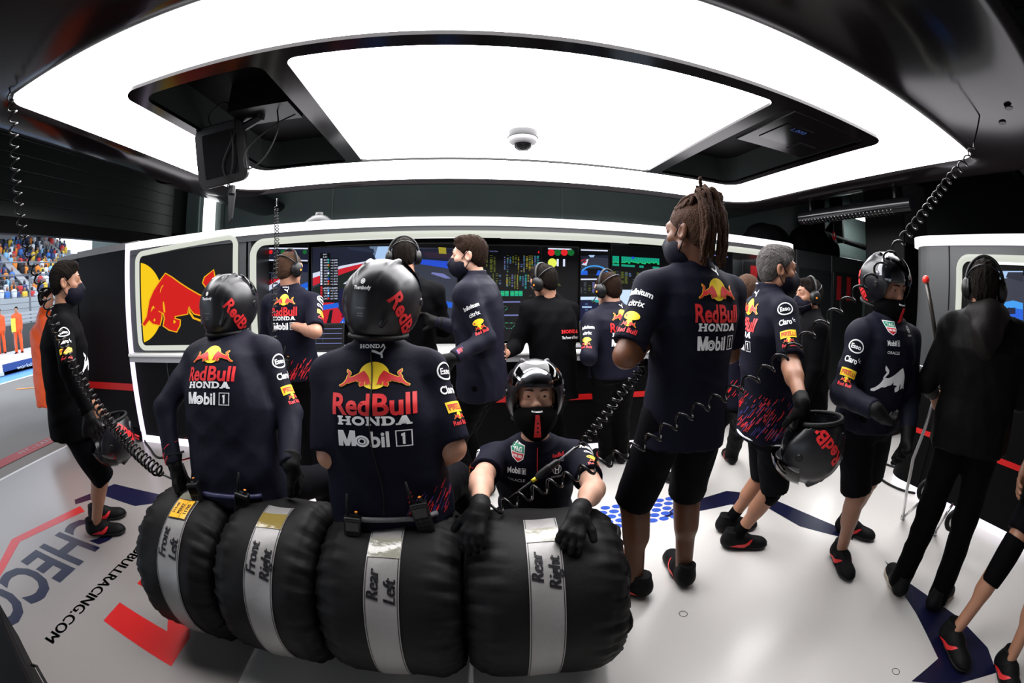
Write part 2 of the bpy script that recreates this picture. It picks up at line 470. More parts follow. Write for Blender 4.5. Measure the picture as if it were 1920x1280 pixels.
# ------------------------------------------------------------------ emblems
BULL = [(440, 452), (485, 480), (545, 524), (610, 566), (690, 612), (760, 640), (805, 632), (850, 650), (872, 700), (905, 760), (955, 818), (1030, 862), (1022, 890), (965, 888),
        (900, 842), (850, 800), (800, 800), (735, 770), (655, 750), (612, 700), (604, 752), (510, 770), (508, 790), (548, 800), (545, 840), (522, 886), (470, 872), (425, 842), (436, 790), (428, 748), (412, 742),
        (408, 790), (396, 838), (345, 826), (318, 800), (285, 842), (268, 832), (300, 775), (310, 715), (322, 650), (352, 580), (400, 508)]
TAIL = [(838, 655), (805, 610), (760, 560), (762, 510), (800, 470), (852, 425), (858, 470), (842, 512), (806, 538), (838, 590), (866, 640)]
def _tri(P):
    bm = bmesh.new(); bm.faces.new([bm.verts.new((p[0], p[1], 0)) for p in P])
    bmesh.ops.triangulate(bm, faces=bm.faces[:]); bm.verts.index_update()
    V = np.array([v.co[:2] for v in bm.verts]); F = [tuple(v.index for v in f.verts) for f in bm.faces]; bm.free(); return V, F
def grow(P, d):
    P = np.array(P, float); n = len(P); out = []
    ar = sum(P[i][0] * P[(i + 1) % n][1] - P[(i + 1) % n][0] * P[i][1] for i in range(n))
    for i in range(n):
        a, b = P[i] - P[i - 1], P[(i + 1) % n] - P[i]
        a /= np.linalg.norm(a) + 1e-9; b /= np.linalg.norm(b) + 1e-9
        na, nb = np.array([a[1], -a[0]]), np.array([b[1], -b[0]]); m = na + nb; l = np.linalg.norm(m)
        m = m / l if l > .3 else na
        out.append(P[i] + m * d * (1 if ar > 0 else -1))
    return out
def bull(main=None, edge=None, w=9, detail=True):
    """charging bull facing left, about 1 wide, centred"""
    main = main or red_ink; f = Flat(); cv = lambda P: [((x - 650) / 770.0, -(y - 660) / 770.0) for x, y in P]
    for P in (BULL, TAIL):
        if edge:
            V, F = _tri(cv(grow(P, w))); f.p.append((V, F, edge, 1))
        V, F = _tri(cv(P)); f.p.append((V, F, main, 2))
    if detail and edge:
        for a in ([(428, 535), (412, 560), (402, 590), (398, 598), (403, 565), (416, 540)], [(428, 660), (436, 700), (440, 742), (428, 742), (421, 700), (420, 665)],
                  [(622, 690), (628, 735), (655, 778), (720, 800), (775, 850), (765, 856), (712, 815), (645, 790), (616, 745)],
                  [(352, 690), (338, 705), (330, 740), (338, 730), (352, 708), (362, 715)], [(360, 785), (366, 800), (358, 812), (348, 800)]):
            f.poly(cv(a), edge, 3)
    return f
def sun_bulls():
    """sun disc between two charging bulls, 1 wide"""
    f = Flat(); f.ell(0, 0.0, .22, .23, yellow_ink, 1)
    f.place(bull(red_ink, yellow_ink, 16, False), .27, -.045, .47, flip=False, layer=1)
    f.place(bull(red_ink, yellow_ink, 16, False), -.27, -.045, .47, flip=True, layer=1)
    return f
def slab(word):
    """wide slab-serif capitals, height 1, left at 0"""
    G = {'H': (1.25, [(0, 0, .5, .2), (.1, 0, .4, 1), (0, .8, .5, 1), (.75, 0, 1.25, .2), (.85, 0, 1.15, 1), (.75, .8, 1.25, 1), (.35, .4, .9, .6)]),
         'O': (1.2, None), 'N': (1.3, [(0, 0, .45, .2), (.1, 0, .33, 1), (0, .8, .4, 1), (.97, 0, 1.2, 1), (.85, .8, 1.3, 1)]),
         'D': (1.2, [(0, 0, .6, .22), (.1, 0, .4, 1), (0, .78, .6, 1)]), 'A': (1.3, [(-.05, 0, .42, .2), (.85, 0, 1.35, .2), (.3, .28, 1.0, .45)])}
    f = Flat(); x = 0
    for ch in word:
        w, R = G[ch]
        for r in R or []: f.rect(x + r[0], r[1], x + r[2], r[3], white_ink)
        if ch == 'O': f.ring(x + .6, .5, .58, .52, .27, white_ink)
        if ch == 'N': f.poly([(x + .1, 1), (x + .45, 1), (x + 1.2, 0), (x + .9, 0)], white_ink)
        if ch == 'D':
            V = []; F = []
            for k in range(13):
                t = math.radians(-90 + 15 * k); V += [(x + .58 + .58 * math.cos(t), .5 + .5 * math.sin(t)), (x + .58 + .28 * math.cos(t), .5 + .28 * math.sin(t))]
            f.p.append((np.array(V), [(2 * k, 2 * k + 2, 2 * k + 3, 2 * k + 1) for k in range(12)], white_ink, 1))
        if ch == 'A': f.poly([(x + .1, .1), (x + .38, .1), (x + .72, .85), (x + .95, .1), (x + 1.25, .1), (x + .88, 1), (x + .52, 1)], white_ink)
        x += w + .06
    g = Flat()
    for V, F, m, l in f.p: g.p.append((V - [x / 2, 0], F, m, l))
    g.w = x; return g
def recolour(f, m):
    g = Flat(); g.p = [(V, F, m, l) for V, F, _, l in f.p]; return g
def back_print(top=True):
    """the stack of prints on a team shirt's back; 1 = width of the red wordmark, origin at its centre"""
    f = Flat()
    f.place(sun_bulls(), 0.0, .53, .83)
    f.text('Red', -.27, -.01, .30, red_ink, .028, width=.46).text('Bull', .245, -.01, .30, red_ink, .028, width=.50)
    h = slab('HONDA'); f.place(h, 0, -.165, .87 / h.w)
    f.rect(-.44, -.48, -.385, -.245, white_ink).rect(-.285, -.48, -.23, -.245, white_ink).poly([(-.43, -.245), (-.375, -.245), (-.31, -.48), (-.36, -.48)], white_ink).poly([(-.295, -.245), (-.24, -.245), (-.31, -.48), (-.36, -.48)], white_ink).ring(-.155, -.40, .088, .088, .03, white_ink).ring(-.155, -.40, .05, .05, .022, white_ink)
    f.text('bil', .055, -.48, .235, white_ink, .03, width=.22)
    f.frame(.235, -.49, .43, -.245, .014, white_ink).poly([(.345,-.455),(.345,-.28),(.30,-.30),(.30,-.335),(.315,-.33),(.315,-.455)][::-1], white_ink)
    if top: f.place(puma(), .04, .85, .17)
    return f
def puma():
    f = Flat()
    f.poly([(-.5, .18), (-.42, .26), (-.2, .2), (.1, .02), (.3, .2), (.42, .42), (.52, .45), (.4, .2), (.3, -.05), (.36, -.45), (.22, -.45), (.18, -.2), (-.05, -.1), (-.3, .02), (-.42, .04)], white_ink)
    return f
def sun_word():
    f = Flat(); f.place(sun_bulls(), 0, .34, .8)
    f.text('Red Bull', 0, -.12, .24, red_ink, .025, width=1.0); return f
def esso():
    return Flat().ring(0, 0, .5, .4, .075, white_ink).text('Esso', 0, -.13, .27, white_ink, .03, width=.66)
def claro():
    f = Flat().text('Claro', -.08, -.16, .36, white_ink, .03, width=.82)
    for a in (75, 30, -10): 
        c, q = math.cos(math.radians(a)), math.sin(math.radians(a)); f.poly([(.36 + .06 * c - .02 * q, .06 + .06 * q + .02 * c), (.36 + .06 * c + .02 * q, .06 + .06 * q - .02 * c), (.36 + .2 * c + .02 * q, .06 + .2 * q - .02 * c), (.36 + .2 * c - .02 * q, .06 + .2 * q + .02 * c)], white_ink)
    return f
def pirelli():
    return Flat().rect(-.5, -.24, .5, .24, yellow_ink, 0).text('PIRELLI', .02, -.13, .24, red_ink, .02, width=.88, layer=1).rect(-.44, .09, .2, .13, red_ink, 1)
def infinit(): return Flat().text('Infinitum', 0, -.12, .26, white_ink, .03, width=1.0)
def citrix(): return Flat().text('citrix', 0, -.14, .32, white_ink, .018, width=.84)
def oval(): return Flat().ell(0, 0, .42, .22, yellow_ink, 1).ell(-.28, 0, .07, .06, red_ink, 2)
def tag_h():
    f = Flat().poly([(-.5, .42), (.5, .42), (.46, -.02), (-.46, -.02)], white_ink, 0).poly([(-.46, -.02), (.46, -.02), (.38, -.3), (0, -.52), (-.38, -.3)], white_ink, 0)
    f.poly([(-.44, .36), (.44, .36), (.41, .03), (-.41, .03)], green_ink, 1).poly([(-.40, -.03), (.40, -.03), (.33, -.26), (0, -.45), (-.33, -.26)], red_ink, 1)
    return f.text('TAG', 0, .08, .2, white_ink, .03, width=.6, layer=2).text('HEUER', 0, -.24, .15, white_ink, .03, width=.62, layer=2)
def mobil(): return Flat().text('Mobil', -.13, -.12, .27, white_ink, .03, width=.66).frame(.27, -.14, .47, .16, .025, white_ink).text('1', .37, -.1, .2, white_ink, .02, width=.08)
def oracle(): return Flat().text('ORACLE', 0, -.09, .18, white_ink, .012, width=1.0)
def honda_h():
    f = Flat().text('HONDA', 0, -.48, .17, white_ink, .03, width=.8)
    f.ring(0, .1, .32, .3, .035, white_ink).poly([(-.2, .32), (-.12, .32), (-.09, .13), (.09, .13), (.12, .32), (.2, .32), (.13, -.14), (.06, -.14), (.08, .06), (-.08, .06), (-.06, -.14), (-.13, -.14)], white_ink)
    return f
RIGHT_SLEEVE = [(esso, .085, .03), (claro, .085, .095), (pirelli, .085, .155), (sun_word, .075, .21)]
LEFT_SLEEVE = [(infinit, .10, .04), (citrix, .085, .085), (oval, .085, .135), (sun_word, .085, .19)]
# ------------------------------------------------------------------ gear worn on the head, built once in the head's own frame
PROTO = {}
def keep(o):
    me = o.data; me.transform(Matrix.Translation(o.location)); bpy.data.objects.remove(o); return me
def _helmet():
    s = SDF((-.16, -.19, -.17), (.16, .19, .2), .0048)
    s.ell((0, -.012, .035), (.124, .152, .134), k=0).ell((0, -.022, -.04), (.117, .135, .115), k=.03)
    for q in (-1, 1):
        s.ell((q * .085, -.01, .02), (.045, .12, .10), k=.02)
        s.rc((q * .045, -.085, .138), (q * .058, -.03, .158), .010, .012, k=.012)
        s.rc((q * .085, -.115, -.02), (q * .07, -.135, -.075), .010, .004, k=.012)
    s.cut((0, .12, -1), (0, 0, -.122))
    for q in (-1, 1):
        for a, b in (((q * .05, -.05, .166), (q * .052, -.125, .12)), ((q * .052, -.125, .12), (q * .042, -.165, .05)), ((q * .042, -.165, .05), (q * .075, -.15, -.05))):
            s.rc(a, b, .0055, .0055, k=.004, sub=True)
    s.ell((0, -.012, .02), (.106, .132, .118), k=0, sub=True).ell((0, -.01, -.09), (.1, .115, .09), k=0, sub=True)
    s.box((0, .15, -.035), (.090, .135, .098), rad=.05, k=.010, sub=True)
    sh = keep(s.build('helmet_shell', helmet_black, None, False))
    B = MB()
    B.tube([(.098 * math.sin(a), -.020 + .112 * math.cos(a), -.104 + .013 * math.cos(a)) for a in np.linspace(.95, 2 * math.pi - .95, 40)], .0095, 8)
    B2 = MB(); B2.tube([(.093 * math.sin(a) , .085 - .0 * abs(math.sin(a)) + .045 * math.cos(a) * .6, .062) for a in np.linspace(-.9, .9, 18)], .004, 6)
    tr = keep(B.build('trim', rubber, None, True, False)); bt = keep(B2.build('brow_trim', rubber, None, True, False))
    B = MB(); n, mq = 26, 14; V = []
    for ly in (0, 1):
        for i in range(n + 1):
            for j in range(mq + 1):
                a = math.radians(-74 + 148 * i / n); e = math.radians(9 + 52 * j / mq + 10 * abs(i / n - .5)); g = 1.0 - .016 * ly
                V.append((.139 * g * math.sin(a) * math.cos(e), -.01 + .166 * g * math.cos(a) * math.cos(e), .032 + .148 * g * math.sin(e)))
    F = []; Nn = (n + 1) * (mq + 1)
    for ly in (0, 1):
        for i in range(n):
            for j in range(mq):
                q = [ly * Nn + i * (mq + 1) + j, ly * Nn + (i + 1) * (mq + 1) + j, ly * Nn + (i + 1) * (mq + 1) + j + 1, ly * Nn + i * (mq + 1) + j + 1]
                F.append(q[::-1] if ly == 0 else q)
    B.add(V, F)
    vi = keep(B.build('visor', lens_mat, None, True, False))
    pv = []
    for q in (-1, 1): B = MB(); B.lathe([(0, .009), (.013, .009), (.016, .004), (.016, -.01)], (q * .122, .045, .025), (q, .1, 0), 20); pv.append(('pivot', keep(B.build('pivot', satin_black, None, False, False))))
    bv = BVHTree.FromPolygons([v.co for v in sh.vertices], [tuple(p.vertices) for p in sh.polygons])
    f = Flat().text('RedBull', 0, -.026, .056, red_ink, .03, width=.21)
    nr = np.array([.88, -.47, -.02]); nr /= np.linalg.norm(nr); tx = np.array([.30, .58, -.74]); tx -= nr * (tx @ nr); tx /= np.linalg.norm(tx)
    l1 = f.wrap('side_lettering', bv, nr * .16 + [0, 0.01, -.045], tx, np.cross(nr, tx), None, reach=.25)
    l1m = (keep(l1), ) if l1 else ()
    f = Flat().ell(0, 0, .03, .036, yellow_ink, 1).place(bull(red_ink, yellow_ink, 12, False), .012, -.004, .085, layer=1)
    l2 = f.wrap('side_emblem', bv, (-.16, -.03, 0.0), (0, -1, .1), (0, .1, 1), None, reach=.25)
    f = Flat().text('Therabody', 0, 0, .0125, white_ink, .03, width=.066).ring(0, .026, .0085, .0085, .003, white_ink).ell(0, .026, .004, .004, white_ink)
    f.text('S. TOMLINSON', 0, -.062, .004, grey_ink, .01, width=.04).text('SEVEN', 0, -.08, .004, grey_ink, .01, width=.022).text('XBOXES', 0, -.088, .004, grey_ink, .01, width=.026)
    l3 = f.wrap('rear_lettering', bv, (0, -.2, .035), (1, 0, 0), (0, -.2, 1), None, reach=.2)
    f = Flat().text('Red Bull', 0, 0, .017, red_ink, .03, width=.07).text('RACING', 0, -.014, .010, white_ink, .02, width=.075)
    l4 = f.wrap('brow_lettering', bv, (0, .2, .062), (-1, 0, 0), (0, -.2, 1), None, reach=.2)
    PROTO['helmet'] = [('helmet', sh, [('trim', tr), ('brow_trim', bt), ('visor', vi)] + pv + [('side_lettering', x) for x in l1m] + [(n, keep(x)) for n, x in (('side_emblem', l2), ('rear_lettering', l3), ('brow_lettering', l4)) if x])]
def _guard():
    s = SDF((-.13, -.05, -.22), (.13, .18, .06), .0042)
    s.ell((0, .035, -.07), (.092, .088, .085), k=0).ell((0, .085, -.10), (.055, .055, .07), k=.03).rc((0, .112, -.02), (0, .125, -.05), .018, .02, k=.02)
    s.cut((0, -.25, 1), (0, .11, -.022)); s.cut((0, -1, 0), (0, -.01, 0))
    a = keep(s.build('face_guard', black_cloth, None, False))
    bv = BVHTree.FromPolygons([v.co for v in a.vertices], [tuple(p.vertices) for p in a.polygons])
    f = Flat().poly([(-.008, .05), (.008, .05), (.017, -.045), (-.013, -.045)], red_ink, 1)
    for z in (.015, -.003, -.02): f.ell(0.002, z, .004, .004, black_ink, 2, 12)
    f.text('BOMBER', .0, .058, .006, white_ink, .02, width=.044)
    l = f.wrap('vent_strip', bv, (0, .25, -.095), (-1, 0, 0), (0, 0, 1), None)
    PROTO['guard'] = [('face_guard', a, [('vent_strip', keep(l))])]
def _mask():
    s = SDF((-.11, -.05, -.2), (.11, .17, .06), .0042)
    s.ell((0, .03, -.06), (.073, .078, .078), k=0).ell((0, .075, -.055), (.038, .055, .06), k=.02).rc((0, .1, .0), (0, .122, -.035), .012, .014, k=.02)
    s.cut((0, -.42, 1), (0, .1, .0)); s.cut((0, -1, .35), (0, .012, -.03)); s.cut((0, -.35, -1), (0, .02, -.135))
    a = keep(s.build('face_mask', mask_mat, None, False)); st = []
    for q in (-1, 1):
        B = MB(); B.tube([(q * .069, .03, -.012), (q * .08, .005, .015), (q * .084, -.015, .035)], .0026, 6); B.tube([(q * .064, .025, -.085), (q * .078, -.005, -.05), (q * .084, -.022, -.025)], .0026, 6); st.append(('strap', keep(B.build('strap', mask_mat, None, True, False))))
    PROTO['mask'] = [('face_mask', a, st)]
def _headset():
    B = MB(); B.tube([(.101 * math.cos(t), -.012, .02 + .122 * math.sin(t)) for t in np.linspace(0.05, math.pi - .05, 30)], .0085, 8)
    B.tube([(.093 * math.cos(t), -.012 - .085 * math.sin(t), .03 + .06 * math.sin(t)) for t in np.linspace(0.05, math.pi - .05, 24)], .005, 6)
    band = keep(B.build('headset', satin_black, None, True, False)); subs = []
    for q in (-1, 1):
        s = SDF((-.14, -.08, -.08), (.14, .08, .08), .004)
        s.ell((q * .098, -.008, -.004), (.026, .041, .050), k=0); s.ell((q * .084, -.008, -.004), (.016, .045, .053), k=.008)
        subs.append(('ear_cup', keep(s.build('ear_cup', satin_black, None, False))))
    B = MB(); B.tube([(-.1, .01, -.02), (-.1, .05, -.055), (-.075, .1, -.075), (-.04, .118, -.075)], .0032, 6); B.tube([(-.045, .117, -.075), (-.02, .12, -.075)], .008, 8)
    subs.append(('microphone', keep(B.build('microphone', satin_black, None, True, False))))
    for q in (-1, 1): B = MB(); B.lathe([(0, .0), (.007, 0), (.007, -.004)], (q * .1245, .0, -.005), (q, 0, 0), 12); subs.append(('dot', keep(B.build('dot', orange_ink, None, False, False))))
    PROTO['headset'] = [('headset', band, subs)]
def _hair(kind):
    s = SDF((-.12, -.15, -.13), (.12, .13, .17), .0044)
    top = {'crop': .003, 'short': .012, 'fade': .0}[kind]
    s.ell((0, -.013, .042), (.0795 + top * .35, .1005 + top * .6, .085 + top), k=0).ell((0, -.048, -.012), (.066, .055, .068), k=.03)
    if kind == 'short': s.ell((0, .05, .108), (.055, .035, .022), k=.03)
    s.cut((0, .70, -.714), (0, .088, .083))
    for q in (-1, 1): s.ell((q * .085, -.008, -.002), (.026, .026, .036), k=.006, sub=True)
    rg = np.random.RandomState(3); X, Y, Z = s.ax[0][:, None, None], s.ax[1][None, :, None], s.ax[2][None, None, :]
    n = 0
    for i in range(5):
        d = rg.randn(3) * [1, .6, .5]; d *= (130 + 60 * i) / np.linalg.norm(d); n = n + np.sin(d[0] * X + d[1] * Y + d[2] * Z + rg.rand() * 6)
    s.v = (s.v + (.0011 if kind == 'short' else .0005) * n).astype(np.float32)
    PROTO['hair_' + kind] = [('hair', keep(s.build('hair', hair('brown'), None, False)), [])]
def _dreads():
    _hair('fade'); rg = np.random.RandomState(5); B = MB()
    B.add([v.co for v in PROTO['hair_fade'][0][1].vertices], [tuple(p.vertices) for p in PROTO['hair_fade'][0][1].polygons])
    tie = np.array([0, -.062, .142])
    for i in range(46):
        a = rg.uniform(-2.0, 2.0); e = rg.uniform(.35, 1.2)
        st = np.array([.075 * math.sin(a) * math.cos(e), -.013 + .095 * math.cos(a) * math.cos(e), .042 + .088 * math.sin(e)])
        t2 = tie + rg.randn(3) * [.013, .012, .010]; mid = (st + t2) / 2; mid = mid + (mid - [0, -.01, .03]) / np.linalg.norm(mid - [0, -.01, .03]) * .014
        if i % 9 == 0: end = t2 + [rg.uniform(-.05, .05), rg.uniform(-.03, .03), rg.uniform(.025, .05)]; ctl = [st, mid, t2, (t2 + end) / 2 + [0, 0, .01], end]
        else:
            x = rg.uniform(-.075, .075); L = rg.uniform(.12, .225); y = -.112 - rg.uniform(0, .035) + .5 * abs(x) * .6
            ctl = [st, mid, t2, t2 + [x * .5, y + .085, .012], np.array([x, y, .085]), np.array([x * 1.08, y - .006, .085 - L * .5]), np.array([x * 1.1 + rg.randn() * .006, y + .008, .085 - L])]
        P = spline(ctl, 26); k = np.arange(len(P)); r = (.0068 + .0016 * rg.rand()) * (1 + .16 * np.sin(k * 1.9 + i)) ; r[-2:] *= .7
        B.tube(P + rg.randn(len(P), 3) * .0009, r, 7)
    PROTO['hair_dread'] = [('hair', keep(B.build('hair', hair('dread'), None, True, False)), [])]
def spline(P, n):
    P = np.asarray(P, float); d = np.r_[0, np.cumsum(np.linalg.norm(np.diff(P, axis=0), axis=1) ** .5)]; t = np.linspace(0, d[-1], n); out = []
    Q = np.vstack([2 * P[0] - P[1], P, 2 * P[-1] - P[-2]]); T = np.r_[-d[1], d, 2 * d[-1] - d[-2]]
    for x in t:
        i = min(max(int(np.searchsorted(d, x)) , 1), len(P) - 1); i0 = i - 1
        p0, p1, p2, p3 = Q[i0:i0 + 4]; t0, t1, t2, t3 = T[i0:i0 + 4]
        a1 = (t1 - x) / (t1 - t0) * p0 + (x - t0) / (t1 - t0) * p1; a2 = (t2 - x) / (t2 - t1) * p1 + (x - t1) / (t2 - t1) * p2; a3 = (t3 - x) / (t3 - t2) * p2 + (x - t2) / (t3 - t2) * p3
        b1 = (t2 - x) / (t2 - t0) * a1 + (x - t0) / (t2 - t0) * a2; b2 = (t3 - x) / (t3 - t1) * a2 + (x - t1) / (t3 - t1) * a3
        out.append((t2 - x) / (t2 - t1) * b1 + (x - t1) / (t2 - t1) * b2)
    return np.array(out)
def _face():
    PROTO['eyes'] = []; PROTO['brows'] = []
    for q in (-1, 1):
        B = MB(); B2 = MB(); c = (q * .0315, .0765, .0195)
        B.lathe([(.0125 * math.sin(t), .0125 * math.cos(t)) for t in np.linspace(0.001, math.pi - .001, 14)], c, (0, 1, 0), 18)
        B.lathe([(0.0001, .0131), (.0062, .0117), (.0064, .0103)], c, (0, 1, 0), 16, 1)
        B2.tube([(q * .014, .096, .0405), (q * .03, .0955, .0455), (q * .047, .083, .041)], [.003, .0035, .002], 6)
        PROTO['eyes'].append(('eye', keep(B.build('eye', [eye_white, iris_m], None, True, False)), []))
        PROTO['brows'].append(('eyebrow', keep(B2.build('eyebrow', hair('brown'), None, True, False)), []))
def _shoe():
    def form(s, g=0):
        s.rc((0, -.045, .05), (0, .04, .05), .040 + g, .044 + g, k=.02).rc((0, .04, .045), (.004, .150, .030), .046 + g, .034 + g, k=.03)
        s.ell((.003, .13, .03), (.050 + g, .075 + g, .034 + g), k=.02)
        return s
    s = SDF((-.09, -.13, -.03), (.09, .25, .16), .0048); form(s).rc((0, -.035, .05), (0, -.03, .118), .043, .041, k=.03, flat=True)
    s.cut((0, 0, -1), (0, 0, .012)); up = keep(s.build('shoe', shoe_black, None, False))
    s = SDF((-.09, -.13, -.03), (.09, .25, .06), .0048); form(s, .005).cut((0, 0, -1), (0, 0, .001)); s.cut((0, .0, 1), (0, 0, .024)); so = keep(s.build('sole', sole_dark, None, False))
    bv = BVHTree.FromPolygons([v.co for v in up.vertices], [tuple(p.vertices) for p in up.polygons]); st = []
    for q in (-1, 1):
        f = Flat().poly([(-.06, .034), (-.03, .027), (.03, .027), (.058, .046), (.078, .070), (.062, .069), (.03, .054), (-.01, .047)], red_ink)
        for V, F, m, l in f.p: V[:, 0] *= q
        f.p = [(V, [x if q > 0 else x[::-1] for x in F], m, l) for V, F, m, l in f.p]
        o = f.wrap('side_stripe', bv, (q * .12, .02, 0), (0, q, 0), (0, 0, 1), None, reach=.2); st.append(('side_stripe', keep(o)))
    PROTO['shoe'] = [('shoe', up, [('sole', so)] + st)]
def build_protos():
    _helmet(); _guard(); _mask(); _headset(); _hair('crop'); _hair('short'); _dreads(); _face(); _shoe()
def wear(kind, root, pos, R, s=1.0, mats=None, names=None, skip=()):
    """a copy of some gear at pos with axes R, as child(ren) of root"""
    out = []
    for n, me, subs in PROTO[kind]:
        o = bpy.data.objects.new(n, me); link(o, root)
        M = Matrix([[*(R[i] * s), pos[i] - wloc(root)[i]] for i in range(3)] + [[0, 0, 0, 1]])
        o.matrix_local = M; out.append(o)
        for sn, sme in subs:
            if sn in skip: continue
            c = bpy.data.objects.new(sn, sme); link(c, o); out.append(c)
        for q in [o] + [c for c in o.children]:
            nm = q.name.split('.')[0]
            if mats and nm in mats: q.material_slots[0].link = 'OBJECT'; q.material_slots[0].material = mats[nm]
    return out
# ------------------------------------------------------------------ people
UP = np.array([0, 0, 1.0])
def unit(v): v = np.asarray(v, float); return v / (np.linalg.norm(v) + 1e-12)
def knee(h, a, l1, l2, hint):
    d = a - h; L = np.linalg.norm(d); n = d / L
    if L > (l1 + l2) * .995: k = (L / ((l1 + l2) * .995)); l1 *= k; l2 *= k
    x = (l1 * l1 - l2 * l2 + L * L) / (2 * L); y = math.sqrt(max(l1 * l1 - x * x, 0)); hint = unit(hint - n * (hint @ n))
    return h + n * x + hint * y
def hand(s, wr, f, n, side, curl=.35, inf=0.0, sc=1.0, spread=.1, thumb=.5):
    """hand from the wrist: f fingers' way, n back of the hand, side +1 right hand"""
    f = unit(f); n = unit(n - f * (n @ f)); u = np.cross(n, f) * (-side)      # u towards the thumb
    k = sc
    s.rc(wr, wr + f * .03 * k, .026 * k + inf, .028 * k + inf, k=.015)
    for t in (-.6, 0, .6): s.rc(wr + f * .02 * k + u * .018 * t * k, wr + f * .088 * k + u * .047 * t * k, .015 * k + inf, .0125 * k + inf, k=.014)
    for i, (o, L) in enumerate(((.030, .072), (.0105, .08), (-.0095, .075), (-.029, .058))):
        p = wr + f * (.088 - .004 * abs(i - 1)) * k + u * o * k; d = unit(f + u * spread * (1.5 - i) * .6); c = curl * (1 + .12 * i)
        m = unit(n - d * (n @ d)); r = .0092 * k + inf
        for q, fr in enumerate((.45, .31, .24)):
            an = c * (.8, 1.1, .8)[q]; d, m = d * math.cos(an) - m * math.sin(an), m * math.cos(an) + d * math.sin(an)
            e = p + d * L * fr * k; s.rc(p, e, r, r * .93, k=.004); p = e; r *= .93
    p = wr + f * .028 * k + u * .028 * k; d = unit(f * .62 + u * .68 - n * .35 * thumb); e = p + d * .04 * k
    s.rc(p - u * .012 * k, p, .015 * k + inf, .014 * k + inf, k=.015).rc(p, e, .0135 * k + inf, .0115 * k + inf, k=.01); d = unit(d + f * .5 - n * .5 * thumb); s.rc(e, e + d * .03 * k, .0112 * k + inf, .0095 * k + inf, k=.004)
BODY = [(-.17, .09, .08), (-.07, .15, .112), (.05, .162, .116), (.28, .143, .103), (.5, .15, .11), (.72, .165, .116), (.88, .165, .104), (1.0, .085, .075)]
class Person: pass
def person(label, c, name='person'):
    P = Person(); s = c.get('s', 1.0); P.s = s; az = c['az']; saz = c.get('saz', az)
    F0, FS = frame_az(az), frame_az(saz); r, f = F0[:, 0], F0[:, 1]; rs, fs = FS[:, 0], FS[:, 1]
    D = c['D']
    pel = np.array(c['pel3'], float) if 'pel3' in c else atd(*c['pel'][:2], D)
    nk = np.array(c['neck3'], float) if 'neck3' in c else atd(*c['neck'][:2], D + (c['neck'][2] if len(c['neck']) > 2 else 0))
    ax = unit(nk - pel); P.ax = ax; P.pel, P.nk, P.r, P.f, P.rs, P.fs = pel, nk, r, f, rs, fs
    base = np.array([pel[0], pel[1], c.get('z0', 0.0)])
    root = thing(name, label, 'person', base, c.get('group')); P.root = root
    wd = c.get('w', 1.0)                                            # shoulder width factor
    L = np.linalg.norm(nk - pel)
    rsp = unit(rs - ax * (rs @ ax) * .6)
    sh = {q: nk - ax * .078 * s + rsp * k * .176 * s * wd + fs * c.get('roll', 0.0) for q, k in (('L', -1), ('R', 1))}
    for q in 'LR':
        if q + 'sh' in c: sh[q] = sh[q] + rs * c[q + 'sh'][0] + fs * c[q + 'sh'][1] + UP * c[q + 'sh'][2]
    hp = {q: pel + r * k * .088 * s - ax * .02 for q, k in (('L', -1), ('R', 1))}
    def res(spec, b, ln, R):
        if spec[0] == 'v': return b + unit(R @ np.array(spec[1:4], float)) * ln
        return along(spec[0], spec[1], b, ln, near=(len(spec) < 3 or spec[2] == 'n'))
    el, wr, kn, an = {}, {}, {}, {}
    for q in 'LR':
        a = c.get(q + 'arm', (('v', .12 if q == 'R' else -.12, 0, -1), ('v', 0, .3, -1)))
        el[q] = res(a[0], sh[q], .285 * s, FS); wr[q] = res(a[1], el[q], .255 * s, FS)
        l = c.get(q + 'leg', (('v', 0, .05, -1), ('v', 0, -.05, -1)))
        if l[0] == 'floor':
            an[q] = np.array(atz(l[1], l[2], .085 * s)); kn[q] = knee(hp[q], an[q], .43 * s, .41 * s, l[3] if len(l) > 3 and l[3] is not None else f)
        elif l[0] == 'at':
            an[q] = np.array(l[1], float); kn[q] = knee(hp[q], an[q], .43 * s, .41 * s, l[2] if len(l) > 2 else f)
        else:
            kn[q] = res(l[0], hp[q], .43 * s, F0); an[q] = res(l[1], kn[q], .41 * s, F0)
    P.sh, P.el, P.wr, P.hp, P.kn, P.an = sh, el, wr, hp, kn, an
    ha, hpi, ht = c.get('head', (az, 0, 0)); HR = frame_az(ha, hpi, ht); P.HR = HR
    hd = nk + ax * .035 * s + UP * .105 * s + HR[:, 1] * .028 * s + np.array(c.get('hoff', (0, 0, 0)))
    if 'headpx' in c: hd = atd(c['headpx'][0], c['headpx'][1], math.hypot(hd[0], hd[1]) if len(c['headpx']) < 3 else c['headpx'][2])
    lw = c.get('limb', 1.0); P.hd = hd; H = lambda x, y, z: hd + HR @ (np.array([x, y, z]) * s)
    top, bot = c.get('top', 'tee'), c.get('bot', 'shorts'); h = c.get('h', .009); gl = c.get('gloves', '')
    footaz = {q: c.get(q + 'foot', (saz if False else az) + (-14 if q == 'L' else 14)) for q in 'LR'}
    # --- body: one continuous skin
    pts = np.array([pel, nk, hd] + [x[q] for x in (sh, el, wr, kn, an) for q in 'LR'])
    lo, hi = pts.min(0) - .2, pts.max(0) + .2
    fine = [(hd - .16, hd + .16, c.get('hh', .0055))] if c.get('hh', 1) else []
    B = SDF(lo, hi, h, fine); av = .80 if top in ('jacket', 'rain') else 1.0; lw *= .84 if bot == 'trousers' else 1.0
    B.loft(pel, nk, rsp, [(t, a * s * wd * .92, b * s * .92) for t, a, b in BODY], k=.03)
    B.rc(nk - ax * .04, H(0, -.022, -.045), .062 * s, .056 * s, k=.035)
